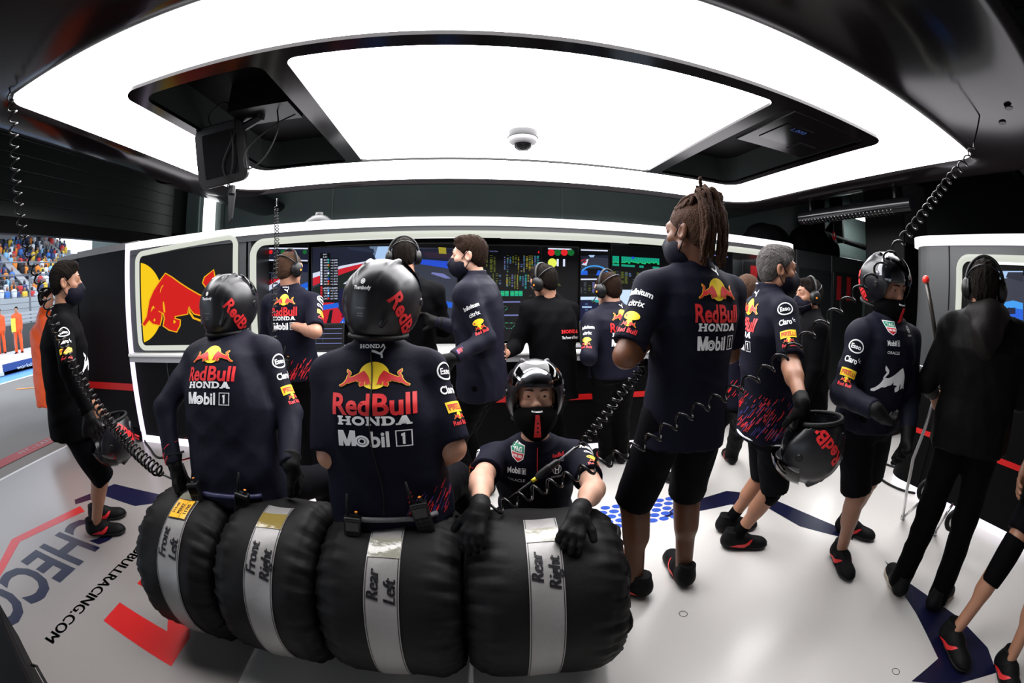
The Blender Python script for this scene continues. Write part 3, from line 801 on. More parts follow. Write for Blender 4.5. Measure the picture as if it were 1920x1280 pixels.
    for q, k in (('L', -1), ('R', 1)):
        B.rc(nk - ax * .03 * s + rsp * k * .05 * s, sh[q], .048 * s, .054 * s * av, k=.04).rc(sh[q], el[q], .054 * s * av, .042 * s * av, k=.03)
        m = el[q] + (wr[q] - el[q]) * .3
        B.rc(el[q], wr[q], .040 * s * av, .027 * s, k=.02).rc(el[q] + (wr[q] - el[q]) * .1, m, .040 * s * av, .043 * s * av, k=.03)
        B.rc(hp[q], kn[q], .080 * s * lw, .056 * s * lw, k=.04).rc(kn[q], an[q], .050 * s * lw, .036 * s * lw, k=.03)
        ff = frame_az(footaz[q])[:, 1]; bk = -unit(np.cross(unit(an[q] - kn[q]), np.cross(ff, unit(an[q] - kn[q]))))
        sh_d = an[q] - kn[q]; B.rc(kn[q] + sh_d * .18 + bk * .014, kn[q] + sh_d * .42 + bk * .016, .050 * s * lw, .046 * s * lw, k=.04)
        B.rc(an[q] - UP * .02, an[q] - UP * .045 + ff * .1, .034 * s, .028 * s, k=.02)
        hv = c.get(q + 'hand', {}); hf = hv.get('f', unit(wr[q] - el[q])); hn = hv.get('n', rs * k)
        P.__dict__['hf' + q] = unit(hf)
        if q in gl: B.rc(wr[q] - unit(hf) * .01, wr[q] + unit(hf) * .035, .024 * s, .018 * s, k=.01)
        elif not hv.get('skip'): hand(B, wr[q], np.array(hf, float), np.array(hn, float), k, hv.get('curl', .35), .0015, s)
        else: B.rc(wr[q], wr[q] + unit(hf) * .08, .026 * s, .03 * s, k=.02)
    B.ell(H(0, -.012, .04), np.array([.0765, .0975, .083]) * s, HR, k=.02).ell(H(0, .026, -.03), np.array([.060, .064, .084]) * s, HR, k=.03)
    for q in (-1, 1):
        B.rc(H(q * .05, .005, -.055), H(q * .012, .066, -.098), .022 * s, .019 * s, k=.025)
        B.ell(H(q * .041, .056, -.014), np.array([.024, .024, .022]) * s, HR, k=.02)
        B.ell(H(q * .0315, .100, .019), np.array([.019, .018, .0115]) * s, HR, k=.014, sub=True)
        B.rc(H(q * .012, .094, -.018), H(q * .011, .098, -.018), .0085 * s, k=.008)
        B.ell(H(q * .080, -.014, .0), np.array([.010, .021, .033]) * s, HR @ np.array([[1, 0, 0], [0, .97, -.24], [0, .24, .97]]), k=.008)
        B.ell(H(q * .0875, -.008, .003), np.array([.007, .011, .019]) * s, HR, k=.006, sub=True)
        B.rc(H(q * .02, .0755, .0175), H(q * .043, .0725, .0175), .0118 * s, .011 * s, k=.006)
    for q in (-1, 1): B.rc(H(q * .021, .0815, .0275), H(q * .043, .0775, .0265), .0072 * s, .0066 * s, k=.004).rc(H(q * .021, .0815, .0105), H(q * .043, .078, .0115), .0060 * s, k=.004)
    B.rc(H(-.034, .078, .038), H(.034, .078, .038), .013 * s, k=.018).rc(H(0, .084, .026), H(0, .108, -.010), .0085 * s, .0125 * s, k=.014)
    B.rc(H(-.017, .084, -.050), H(.017, .084, -.050), .0075 * s, k=.009).rc(H(-.015, .083, -.062), H(.015, .083, -.062), .0078 * s, k=.009).ell(H(0, .072, -.096), np.array([.02, .02, .018]) * s, HR, k=.02)
    P.body = B.build('body', skin(c.get('tone', 'mid')), root)
    # --- top
    long = top in ('jacket', 'rain')
    tm = c.get('topmat', {'tee': navy, 'jacket': navy_jacket, 'rain': rain_cloth, 'black': black_cloth}.get(top, navy))
    hem = c.get('hem', -.14 if not long else -.12); g = .016 + (.012 if long else .0); gw = c.get('girth', 1.0); dp = c.get('depth', 1.0)
    tab = [(hem, (.168 + g) * gw, (.128 + g) * dp), (hem + .1, (.168 + g) * gw, (.126 + g) * dp), (.08, (.165 + g) * gw, (.122 + g) * dp), (.28, (.152 + g) * gw, (.115 + g) * dp), (.5, (.158 + g) * gw, (.12 + g) * dp), (.70, (.168 + g) * wd, (.124 + g) * dp), (.84, (.158 + g) * wd, .110 + g), (.95, .105 * wd + g, .085 + g), (1.01, .08, .075)]
    T = SDF(lo, hi, c.get('th', h))
    T.loft(pel, nk, rsp, [(t, a * s, b * s) for t, a, b in tab], k=.03, bend=c.get('bend', 0.0), e=2.25)
    for q, k in (('L', -1), ('R', 1)):
        T.rc(nk - ax * .022 * s + rsp * k * .045 * s, sh[q], .052 * s + g * .4, .056 * s + g * .5, k=.05)
        if long:
            T.rc(sh[q], el[q], .059 * s + g * .3, .051 * s + g * .2, k=.035).rc(el[q], wr[q] - unit(wr[q] - el[q]) * .005, .051 * s + g * .2, .041 * s, k=.02, flat=True)
        else:
            e2 = sh[q] + (el[q] - sh[q]) * c.get('sleeve', .74); T.rc(sh[q], e2, .064 * s, .065 * s, k=.035, flat=True)
    ck = c.get('collar', .045)
    T.rc(nk - ax * .02, nk + unit(hd - nk) * ck * s - HR[:, 1] * .01 + ax * .012, .074 * s, .071 * s if top != 'rain' else .09 * s, k=.025, flat=True)
    T.folds(c.get('crease', .0062 if not long else .0080), c.get('seed', 1), 34)
    P.top = T.build('jacket' if long else 'shirt', tm, root)
    # --- bottom
    bm_ = c.get('botmat', short_cloth if bot == 'shorts' else black_cloth)
    Q = SDF(lo, hi, h)
    Q.loft(pel, nk, r, [(-.2, .13 * s, .115 * s), (-.08, .172 * s, .136 * s), (.05, .172 * s, .132 * s), (.14, .160 * s, .126 * s)], k=.04)
    for q in 'LR':
        if bot == 'shorts':
            fr = c.get('short', .95); e2 = hp[q] + (kn[q] - hp[q]) * fr
            Q.rc(hp[q], e2, .104 * s, .090 * s, k=.03, flat=True)
        else:
            Q.rc(hp[q], kn[q], .102 * s, .078 * s, k=.03).rc(kn[q], an[q] + UP * .0, .076 * s, .066 * s, k=.03)
            Q.rc(an[q] + UP * .03, an[q] - UP * .045, .062 * s, .066 * s, k=.02, flat=True)
    Q.folds(.0052, c.get('seed', 1) + 11, 30)
    P.bot = Q.build('shorts' if bot == 'shorts' else 'trousers', bm_, root)
    # --- feet
    for q in 'LR':
        if c.get('noshoes') and q in c['noshoes']: continue
        fa, fp = footaz[q], c.get(q + 'toe', 0)
        R = frame_az(fa, fp); w = wear('shoe', root, an[q] - R[:, 2] * .085 * s, R, s * c.get('shoesize', 1.1), c.get('shoemats'), skip=c.get('shoeskip', ()))
        if c.get('socks'):
            mb = MB(); d = unit(kn[q] - an[q]); mb.lathe([(.043 * s, -.02), (.042 * s, .02), (.041 * s, c['socks']), (.036 * s, c['socks'] + .002)], an[q], d, 20); mb.build('sock', c.get('sockmat', black_cloth), root, True)
    # --- gloves
    for q, k in (('L', -1), ('R', 1)):
        if q in gl:
            hv = c.get(q + 'hand', {}); hf = unit(np.array(hv.get('f', unit(wr[q] - el[q])), float)); hn = np.array(hv.get('n', rs * k), float)
            G = SDF(wr[q] - .23, wr[q] + .23, .0042); hand(G, wr[q], hf, hn, k, hv.get('curl', .45), .0035, s * 1.06, hv.get('spread', .12), hv.get('thumb', .5))
            d = unit(el[q] - wr[q]); G.rc(wr[q], wr[q] + d * .045, .033 * s, .036 * s if not long else .046 * s, k=.012, flat=True); G.folds(.0008, 4, 120)
            G.build('glove', glove_mat, root)
    # --- head
    hm = {'hair': hair(c.get('hair', 'brown')), 'eyebrow': hair(c.get('hair', 'brown'))}
    if c.get('eyes', True):
        wear('eyes', root, hd, HR, s); wear('brows', root, hd, HR, s, hm)
    if 'style' in c: wear(c['style'], root, hd, HR, s * c.get('hs', 1.0), hm)
    for gg in c.get('gear', ()):
        wear(gg, root, hd - HR[:, 1] * (.018 if gg == 'helmet' else 0), HR, s * (1.04 if gg == 'headset' else .94 if gg == 'helmet' else 1.0), skip=c.get('gearskip', ()))
    return P
def mark(P, garment, flat, name, at, right, up, size, reach=.25, back=.2):
    return flat.wrap(name, bvh_of(garment), at, right, up, P.root, k=size, reach=reach, back=back)
def back_marks(P, size=.27, t=.66, side=0.0, top=True, ky=1.0):
    a = P.pel + (P.nk - P.pel) * t + P.rs * side - P.fs * .3
    f = back_print(top); f.p = [(V * [1, ky], F, m, l) for V, F, m, l in f.p]
    mark(P, P.top, f, 'back_lettering', a, P.rs, P.ax, size, reach=.6, back=.1)
def sleeve_marks(P, q, out, t0=0.0, items=None):
    """prints down one sleeve, seen from the direction out"""
    d = unit(P.el[q] - P.sh[q]); out = unit(np.asarray(out, float) - d * (np.asarray(out, float) @ d)); right = np.cross(-d, out)
    F = Flat(); items = items or (RIGHT_SLEEVE if q == 'R' else LEFT_SLEEVE)
    for fn, w, y in items: F.place(fn(), 0, -(y + t0) * P.s, w * P.s * .92)
    F.wrap('sleeve_lettering', bvh_of(P.top), P.sh[q] + out * .02, right, -d, P.root, reach=.1, back=.12)
def pattern_marks(P, garment, at, right, up, w, h, n, seed, m=None, slant=.55, name='hem_pattern', m2=None):
    """slanted red strokes as on the shirt hems and cuffs"""
    rg = np.random.RandomState(seed); F = Flat()
    for i in range(n):
        x = rg.uniform(-w / 2, w / 2); y = rg.rand() ** 1.6 * h; l = rg.uniform(.015, .06) * (1 - .5 * y / h); q = rg.uniform(.0016, .004)
        mm = (m or red_ink) if (m2 is None or rg.rand() < .65) else m2
        F.poly([(x, y), (x + q, y), (x + q + slant * l, y + l), (x + slant * l, y + l)], mm, 1)
    F.wrap(name, bvh_of(garment), at, right, up, P.root, reach=.35, back=.25)
def radio(label, P, at, right, out, up=UP, tilt=0.0, ant=.09, group=None, name='two_way_radio'):
    """belt radio: body, display, keys, antenna, knob"""
    right = unit(right); out = unit(out); up = unit(np.cross(out, right)) if False else unit(up)
    right = unit(right - up * (right @ up)); out = np.cross(right, up) * (1 if np.cross(right, up) @ out > 0 else -1)
    if tilt: c, q = math.cos(tilt), math.sin(tilt); right, up = right * c + up * q, up * c - right * q
    t = thing(name, label, 'radio', at - up * .06, group); p = lambda x, y, z: at + right * x + out * y + up * z
    def bx(x0, x1, y0, y1, z0, z1):
        c = [p(x, y, z) for z in (z0, z1) for (x, y) in ((x0, y0), (x1, y0), (x1, y1), (x0, y1))]
        return c, [(0, 3, 2, 1), (4, 5, 6, 7), (0, 1, 5, 4), (1, 2, 6, 5), (2, 3, 7, 6), (3, 0, 4, 7)]
    b = MB(); b.add(*bx(-.03, .03, 0, .036, -.06, .065)); b.build('case', satin_black, t, bevel=.006)
    b = MB(); b.add(*bx(-.022, .022, .035, .0385, .015, .05)); b.build('display', gloss_black, t)
    b = MB()
    for i in range(3):
        for j in range(4): b.add(*bx(-.022 + .016 * i, -.010 + .016 * i, .035, .039, -.05 + .016 * j, -.040 + .016 * j))
    b.build('keypad', rubber, t)
    b = MB(); b.tube([p(-.018, .018, .06), p(-.018, .018, .06 + ant)], [.006, .0045], 8); b.build('antenna', rubber, t, True)
    b = MB(); b.tube([p(.012, .018, .06), p(.012, .018, .082)], .007, 10); b.build('knob', satin_black, t, True, angle=40)
    b = MB(); b.tube([p(.012, .018, .082), p(.012, .018, .084)], .0055, 10); b.build('indicator', orange_ink, t)
    return t
# ------------------------------------------------------------------ the place
floor_mat = mat('pale_floor_paint', (0.63, 0.61, 0.58), 0.23, spec=0.55, vary=(0.8, (0.58, 0.565, 0.54)))
graphic_shade_mat = mat('grey_vinyl_shade', (0.25, 0.23, 0.22), 0.25, spec=0.4)
floor_navy = mat('navy_floor_paint', (0.006, 0.007, 0.030), 0.3, spec=.3)
floor_red = mat('red_floor_paint', (0.50, 0.008, 0.008), 0.3)
floor_blue = mat('blue_floor_paint', (0.03, 0.08, 0.40), 0.3)
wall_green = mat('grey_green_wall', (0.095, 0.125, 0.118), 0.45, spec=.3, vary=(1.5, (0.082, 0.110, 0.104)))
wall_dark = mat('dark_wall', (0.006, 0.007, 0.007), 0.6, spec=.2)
ceil_mat = mat('dark_ceiling', (0.004, 0.004, 0.004), 0.8, spec=.1)
frame_mat = mat('gloss_brown_black_shell', (0.010, 0.0075, 0.0085), 0.16, spec=0.34)
frame_grey = mat('graphite_panel', (0.045, 0.047, 0.049), 0.35, metal=0.2)
panel_black = mat('black_panel', (0.0018, 0.0018, 0.0024), 0.55, spec=0.15)
panel_navy = mat('navy_black_panel', (0.0024, 0.0024, 0.0042), 0.5, spec=0.18)
white_lac = mat('white_lacquer', (0.72, 0.72, 0.70), 0.3)
ring_glow = glow('panel_light', (1, 0.985, 1.0), RING_POWER)
band_glow = glow('canopy_light', (0.98, 0.95, 1.0), 2.2)
tube_glow = glow('tube_light', (0.86, 0.89, 0.78), 0.78)
strip_glow = glow('floor_strip_light', (0.93, 0.86, 1.0), 1.5)
lamp_glow = glow('lamp_light', (1, 1, 1), 1.6)

B = MB(); B.box((-4.55, -4, -.1), (9.2, 6.1, 0))
fl = struct(B.build('floor', floor_mat))
def fmark(name, polys, m, z=0.0012):
    F = Flat()
    for p in polys: F.poly(p, m)
    return F.build(name, (0, 0, z), (1, 0, 0), (0, 1, 0), fl, lift=0)
fmark('floor_graphic_shade', [[(-4.5, -1), (-.98, -1), (-.98, 1.2), (-1.25, 1.75), (-1.5, 3.4), (-4.5, 3.6)]], graphic_shade_mat, .0006)  # grey graphic ground, widened so its colour also paints the dimmer left floor
fmark('floor_band', [[(-3.22, 2.06), (-3.05, 2.46), (-2.2, 2.44), (-2.55, 2.20), (-2.98, 2.24), (-3.14, 2.0)],
                     [(1.30, 2.20), (1.48, 2.33), (1.98, 2.40), (2.27, 2.20), (2.26, 2.12), (2.47, 1.45), (2.40, 1.38), (2.17, 1.72), (2.12, 2.05), (1.88, 2.2), (1.45, 2.2)],
                     [(2.41, 1.08), (2.36, .85), (2.36, .40), (2.29, .12), (2.17, -.02), (1.9, .14), (1.74, .32), (1.98, .31), (2.16, .62), (2.22, .75)]], floor_navy)
fmark('floor_line', [[(-3.05, 1.0), (-3.27, 1.31), (-3.07, 2.0), (-2.95, 1.95), (-3.16, 1.33), (-2.98, 1.04)], [(-3.05, 1.0), (-2.98, 1.04), (-2.6, .3), (-2.7, .3)]], floor_red)
fmark('floor_number', [[(-1.88, 1.22), (-1.88, 1.05), (-1.33, .94), (-1.33, 1.15), (-1.38, 1.23), (-1.43, 1.27), (-1.52, 1.23), (-1.47, 1.14)],
                       [(-1.88, 1.58), (-1.88, 1.41), (-1.33, 1.30), (-1.33, 1.51), (-1.38, 1.59), (-1.43, 1.63), (-1.52, 1.59), (-1.47, 1.50)]], floor_red, .0014)
F = Flat(); F.text('CHECO', 0, 0, .50, floor_navy, .03, width=1.30)
F.build('floor_lettering', (-2.90, 1.24, .0014), (0, -1, 0), (1, 0, 0), fl, lift=0)
F = Flat(); F.text('REDBULLRACING.COM', 0, 0, .085, black_ink, 0, width=1.10, fat=.045)
F.build('floor_lettering', (-2.135, 1.30, .0016), (0, -1, 0), (1, 0, 0), fl, lift=0)
F = Flat()
for i in range(9):
    for j in range(5):
        x, y = .80 + i * .085 + .0425 * (j % 2), 2.19 + j * .062
        if x < 1.55 and abs((y - 2.19) * .55 - 0) < 9 and x > .74 + (y - 2.19) * .8: F.ell(x, y, .036, .027, floor_blue, 1, 16)
F.build('floor_dots', (0, 0, .0014), (1, 0, 0), (0, 1, 0), fl, lift=0)
F = Flat()
for x, y in ((-2.30, 2.05), (-2.38, 1.80), (-2.4, .62), (1.72, .42), (.95, -.2), (-1.3, .33), (1.0, 1.3)): F.ring(x, y, .022, .022, .003, black_ink)
F.build('floor_inserts', (0, 0, .0015), (1, 0, 0), (0, 1, 0), fl, lift=0)
F = Flat().rect(-.72, .625, -.60, .65, black_ink).rect(-.545, .56, -.53, .62, black_ink).text('sg', -.33, .58, .05, black_ink, .0, width=.10)
F.build('floor_lettering', (0, 0, .0015), (1, 0, 0), (0, 1, 0), fl, lift=0)

# walls and roof
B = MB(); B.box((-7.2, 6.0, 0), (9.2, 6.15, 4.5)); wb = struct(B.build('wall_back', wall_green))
B = MB(); B.box((1.475, 5.985, 2.2), (1.49, 6.0, 4.4)); B.box((-1.9, 5.985, 2.2), (-1.885, 6.0, 4.4)); B.build('joint', mat('wall_joint', (.16, .18, .17), .5), wb)
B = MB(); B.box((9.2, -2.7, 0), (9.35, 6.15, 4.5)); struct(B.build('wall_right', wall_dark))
B = MB(); B.box((-3.0, -2.7, 0), (9.35, -2.55, 4.5)); struct(B.build('wall_front_bounce', mat('light_grey_bounce_wall', (.36, .36, .36), .6)))  # unseen wall behind the camera, set near and pale to bounce light
B = MB(); B.box((-4.75, -4, 4.4), (9.35, 6.15, 4.5)); struct(B.build('ceiling', ceil_mat))
shutter = mat('grey_green_shutter', (0.024, 0.029, 0.028), 0.34, spec=.4)
B = MB(); B.box((-4.75, -4.15, 2.42), (-4.6, 6.1, 4.5)); B.box((-4.75, 4.9, 0), (-4.6, 6.1, 2.5))
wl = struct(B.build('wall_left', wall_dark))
B = MB()
for i in range(10): B.box((-4.6, -3.9, 2.44 + i * .16), (-4.592, 5.6, 2.598 + i * .16))
B.build('roller_shutter', shutter, wl, bevel=.006)
B = MB(); B.box((-4.66, -4, 2.27), (-4.55, 5.75, 2.42)); B.build('shutter_rail', panel_black, wl)
B = MB()
for x in (2.2, 4.6, 7.0): B.box((x, -3.9, 4.1), (x + .16, 5.95, 4.38))
for y in (-1, 2, 4.8): B.box((-4.5, y, 3.95), (9.1, y + .12, 4.12))
tr = B.build('trim_roof_beams', mat('dark_green_steel', (.012, .02, .016), .6)); struct(tr)

# partition beside the door
t = thing('partition_wall', 'navy black partition panel with grey cap and red stripe behind the crew member at left', 'partition', (-4.5, 3.74, 0))
B = MB(); B.box((-5.25, 3.70, 0), (-3.56, 3.78, 2.06)); B.build('panel', panel_navy, t)
B = MB(); B.box((-5.26, 3.69, 2.06), (-4.76, 3.79, 2.12)); B.box((-4.75, 3.685, 2.06), (-3.55, 3.795, 2.135)); B.build('cap', mat('grey_cap', (.22, .21, .2), .4), t)
B = MB(); B.box((-5.25, 3.692, .50), (-3.56, 3.70, .58)); B.build('stripe', floor_red, t)
B = MB(); B.box((-4.757, 3.693, 0), (-4.75, 3.70, 2.06)); B.build('joint', panel_black, t)

# ------------------------------------------------------------------ overhead light fixture
def plate(name, loops, z, m, parent, thick=0.0):
    cu = bpy.data.curves.new('outline', 'CURVE'); cu.dimensions = '2D'; cu.fill_mode = 'BOTH'; cu.extrude = thick / 2
    for lp in loops:
        sp = cu.splines.new('POLY'); sp.points.add(len(lp) - 1)
        for q, p in zip(sp.points, lp): q.co = (p[0], p[1], 0, 1)
        sp.use_cyclic_u = True
    o = bpy.data.objects.new('outline', cu); COL.objects.link(o); me = o.to_mesh()
    V = np.array([v.co[:] for v in me.vertices]); Fs = [tuple(p.vertices) for p in me.polygons]; o.to_mesh_clear(); bpy.data.objects.remove(o); bpy.data.curves.remove(cu)
    V[:, 2] += z
    return mesh(name, V, Fs, m, parent, False)
ZL = 2.70
fx = thing('overhead_light', 'huge rounded rectangular ceiling light with glossy black frame and glowing white panels', 'ceiling light', (.48, 2.9, 2.6))
def bow(P, d=.12):      # the front edge of the ring swells a little
    return [(x, y + (d * (1 - ((x - .5) / 3.2) ** 2) if y < 2.2 else 0)) for x, y in P]
ringo = bow(rrect(-2.66, 3.66, 1.22, 4.56, (.16, .13, .42, .42), 12)); inner = rrect(-1.99, 2.89, 1.715, 3.77, (.13, .13, .16, .16), 12)
plate('ring_diffuser', [ringo, inner], ZL, ring_glow, fx)
hl = rrect(-1.90, -1.06, 1.83, 3.73, (.12, .08, .06, .16), 8); hc = rrect(-.915, 1.80, 1.815, 3.752, (.07, .07, .05, .05), 8); hr = rrect(1.93, 2.80, 1.83, 3.70, (.06, .12, .16, .06), 8)
plate('inner_frame', [inner, hl, hc, hr], ZL - .012, frame_mat, fx, .024)
plate('centre_diffuser', [rrect(-.915, 1.80, 1.815, 3.752, .06, 8)], ZL - .006, ring_glow, fx)
for nm, hlp in (('recess', hl), ('recess', hr)):
    B = MB(); n = len(hlp); z0, z1 = ZL - .01, ZL + .34
    V = [(x, y, z0) for x, y in hlp] + [(x, y, z1) for x, y in hlp]
    B.add(V, [(i, (i + 1) % n, n + (i + 1) % n, n + i) for i in range(n)] + [tuple(range(n, 2 * n))]); B.build(nm, mat('recess_grey', (.030, .036, .034), .3), fx)
rows = []
for off, z in ((0, 2.70), (.015, 2.683), (.06, 2.672), (.16, 2.66), (.28, 2.655), (.40, 2.67), (.50, 2.72), (.55, 2.80), (.56, 2.95)):
    b = off * .35 if off > .06 else off; fr = off * 1.7
    rows.append([(x, y, z) for x, y in bow(rrect(-2.66 - off, 3.66 + off, 1.22 - fr, 4.56 + b, (.16 + off * .9, .13 + off * .9, .42 + b * .6, .42 + b * .6), 12), .12 * max(0, 1 - off * 2))])
n = len(rows[0]); V = [p for r in rows for p in r]
B = MB(); B.add(V, [(i * n + k, (i + 1) * n + k, (i + 1) * n + (k + 1) % n, i * n + (k + 1) % n) for i in range(len(rows) - 1) for k in range(n)])
B.build('outer_frame', frame_mat, fx, True)
B = MB(); B.add([(x, y, 2.95) for x, y in [(p[0], p[1]) for p in rows[-1]]], [tuple(range(n))]); B.build('top_cover', panel_black, fx)
for x, w, nm in ((-2.98, .30, 'rail'), (3.98, .30, 'rail')):     # two long rails run on to the back wall
    B = MB(); prof = [(w * math.cos(a), .115 * math.sin(a) * (1.0 if math.sin(a) > 0 else 1.0)) for a in np.linspace(0, 2 * math.pi, 25)[:-1]]
    V = [(x + p, y, 2.775 + q) for y in (3.6, 6.0) for p, q in prof]; m_ = len(prof)
    B.add(V, [(k, (k + 1) % m_, m_ + (k + 1) % m_, m_ + k) for k in range(m_)] + [tuple(range(m_))]); B.build(nm, frame_mat, fx, True, angle=50)
for (x, y) in ((-2.35, .93), (-2.62, 1.12), (2.75, .60), (2.95, .72)):
    B = MB(); B.lathe([(0, -.003), (.028, -.003), (.03, .004)], (x, y, 2.652), (0, 0, 1), 20); B.build('fixing', mat('screw_cover', (.02, .018, .018), .4), fx)
B = MB(); B.box((4.2, -.6, 2.74), (6.6, 1.0, 2.95)); B.build('side_wing', mat('matt_brown_black', (.007, .006, .006), .5, spec=.2), fx, bevel=.08)
# access cover in the right recess
B = MB(); B.box((2.02, 1.86, 2.69), (2.76, 2.55, 2.705)); ac = B.build('access_cover', frame_mat, fx, bevel=.03)
B = MB(); B.box((2.12, 2.05, 2.684), (2.40, 2.38, 2.689)); B.box((2.48, 2.28, 2.684), (2.66, 2.45, 2.689)); B.build('display', gloss_black, ac)
F = Flat().text('1,000', 0, 0, .05, blue_ink, .02); F.build('display_text', (2.28, 2.12, 2.683), (1, 0, 0), (0, -1, 0), ac)
# dome camera
dc = thing('dome_camera', 'small white dome camera hanging under the middle of the glowing ceiling panel', 'camera', (.459, 3.06, 2.6))
B = MB(); B.lathe([(.0, 0), (.125, 0), (.128, -.012), (.118, -.05)], (.459, 3.06, 2.692), (0, 0, 1), 36); B.build('mount', mat('grey_plastic', (.035, .035, .037), .4), dc, True, angle=40)
B = MB(); B.lathe([(.112, -.02), (.113, -.062), (.105, -.082), (.075, -.10), (.0, -.10)], (.459, 3.06, 2.692), (0, 0, 1), 36); B.build('housing', mat('white_plastic', (.34, .34, .35), .35), dc, True, angle=40)
B = MB(); B.lathe([(.07, -.098), (.062, -.125), (.04, -.143), (.0, -.15)], (.459, 3.06, 2.692), (0, 0, 1), 30); B.build('dome', gloss_black, dc, True)
# monitor hung in the left recess
mc = np.array([-1.74, 2.62, 2.50]); R = frame_az(168, -14, 8)
mo = thing('hanging_monitor', 'black monitor with rounded corners hanging from the left ceiling recess', 'monitor', mc - [0, 0, .3])
def slabR(c, R, w, h, d, r, y0=0):
    B = MB(); P = rrect(-w / 2, w / 2, -h / 2, h / 2, r, 6); n = len(P)
    V = [c + R @ np.array([x, y0 + yy, z]) for yy in (0, d) for x, z in P]
    B.add(V, [tuple(range(n)), tuple(range(n, 2 * n))[::-1]] + [(i, n + i, n + (i + 1) % n, (i + 1) % n) for i in range(n)]); return B
slabR(mc, R, .40, .46, .07, .07, -.07).build('case', mat('dark_bezel', (.02, .02, .021), .3), mo, bevel=.008)
slabR(mc, R, .27, .33, .004, .01, .0).build('screen', mat('dark_screen', (.004, .004, .005), .04, spec=.6), mo)
B = MB(); top = mc + R @ np.array([0, -.08, .1]); B.tube([top, top + [.12, .0, .06], [-1.42, 2.6, 2.72], [-1.38, 2.55, 2.98]], .035, 10); B.box((-1.62, 2.45, 2.74), (-1.15, 2.75, 2.98)); B.build('bracket', satin_black, mo, False)
for pts in ([top, top + [-.1, -.1, .18], top + [.05, -.12, .26], top + [.16, -.1, .05], mc + R @ np.array([-.02, .03, -.1]), mc + R @ np.array([-.06, .02, -.26])],
            [top + [.05, 0, .1], mc + R @ np.array([-.12, .04, .1]), mc + R @ np.array([-.10, .05, -.12]), mc + R @ np.array([-.02, .0, -.27])],
            [[-1.30, 2.6, 2.8], [-1.22, 2.5, 2.55], [-1.28, 2.45, 2.35], [-1.36, 2.4, 2.28], [-1.42, 2.45, 2.42], [-1.25, 2.5, 2.6], [-1.10, 2.5, 2.66]]):
    B = MB(); B.tube(spline(pts, 40), .0055, 7); B.build('cable', rubber, mo, True)
a = mc + R @ np.array([-.06, -.02, -.25]); B = MB(); B.tube([a, a + [.0, .0, -.06]], .03, 8); B.prism([a + [-.03, 0, -.05], a + [.03, 0, -.05], a + [.015, 0, -.24], a + [-.01, 0, -.27]], (0, 0, 0), (0, .02, 0)); B.build('clip', satin_black, mo)
# lights seen past the fixture
B = MB(); B.box((-4.16, 5.9, 2.3), (-3.96, 5.98, 3.5)); tag(B.build('wall_light', glow('white_column_light', (1, 1, 1), 2.2)), 'tall white light column on the back wall behind the left end of the station', 'light')
B = MB(); B.box((-4.34, 5.93, 2.2), (-4.28, 5.98, 3.6)); B.box((-3.82, 5.93, 2.2), (-3.76, 5.98, 3.6)); tag(B.build('wall_pipe', wall_green), 'thin grey pipes on the back wall either side of the white light column', 'pipe')
t = thing('fluorescent_lamp', 'short white fluorescent lamp glowing high on the dark wall at right', 'lamp', (7.6, 5.4, 3.1))
B = MB(); B.box((7.2, 5.30, 3.16), (8.2, 5.46, 3.20)); B.build('tube', glow('strong_lamp_light', (.95, 1, 1), 40), t)
B = MB(); B.box((7.15, 5.26, 3.20), (8.25, 5.50, 3.27)); B.build('housing', wall_dark, t)
for x in (7.3, 8.1): B = MB(); B.tube([(x, 5.38, 3.27), (x, 5.38, 4.42)], .012, 6); B.build('hanger', wall_dark, t)
P = [atd(1864, 172, 4.2), atd(1896, 221, 4.2), atd(1874, 224, 4.2)]
B = MB(); B.prism(P, (0, 0, 0), (0, 0, .02)); tag(B.build('spotlight_panel', lamp_glow), 'small white triangular light corner in the dark upper right of the garage', 'light')
t = thing('pipe_lamp', 'dark perforated tubular fitting under the right rail of the ceiling light', 'fitting', (4.15, 3.2, 2.45))
B = MB(); B.tube([(4.15, 2.2, 2.50), (4.15, 3.9, 2.50)], .085, 18); B.build('housing', gloss_black, t, True, angle=40)
for y in (2.4, 3.7): B = MB(); B.box((4.12, y, 2.57), (4.18, y + .03, 2.70)); B.build('hanger', satin_black, t)
B = MB()
for i in range(26):
    for j in range(4):
        a = math.radians(215 + 22 * j); c = np.array([4.15 + .086 * math.cos(a), 2.45 + i * .055, 2.50 + .086 * math.sin(a)])
        B.lathe([(0, .003), (.008, .001)], c, (math.cos(a), 0, math.sin(a)), 6)
B.build('perforation', steel, t)
# ------------------------------------------------------------------ control station
E = lambda n, c, p=1.0: glow('screen_' + n, hx(c), p)
st = thing('control_station', 'long dark control station with white lit canopy, desk and backlit picture at left', 'control station', (0, 3.7, 0))
B = MB(); out = rrect(-3.53, 3.70, 3.47, 4.7, (.03, .30, .03, .03), 10); n = len(out)
def slabz(P, z0, z1):
    B = MB(); n = len(P); B.add([(x, y, z0) for x, y in P] + [(x, y, z1) for x, y in P], [tuple(range(n))[::-1], tuple(range(n, 2 * n))] + [(i, (i + 1) % n, n + (i + 1) % n, n + i) for i in range(n)]); return B
slabz(out, 2.012, 2.085).build('canopy_light', band_glow, st)
slabz(rrect(-3.50, 3.68, 3.485, 4.7, (.03, .28, .03, .03), 10), 1.955, 2.012).build('canopy', frame_grey, st)
def loop_tube(pts, r, name, m, par): B = MB(); B.tube(pts, r, 10); return B.build(name, m, par, True)
arc = lambda cx, cz, r, a0, a1, n=8: [(cx + r * math.cos(math.radians(a0 + (a1 - a0) * i / n)), cz + r * math.sin(math.radians(a0 + (a1 - a0) * i / n))) for i in range(n + 1)]
pts = [(-1.87, 1.02)] + arc(-1.75, 1.82, .12, 180, 90) + [(2.9, 1.94), (3.40, 1.935)]
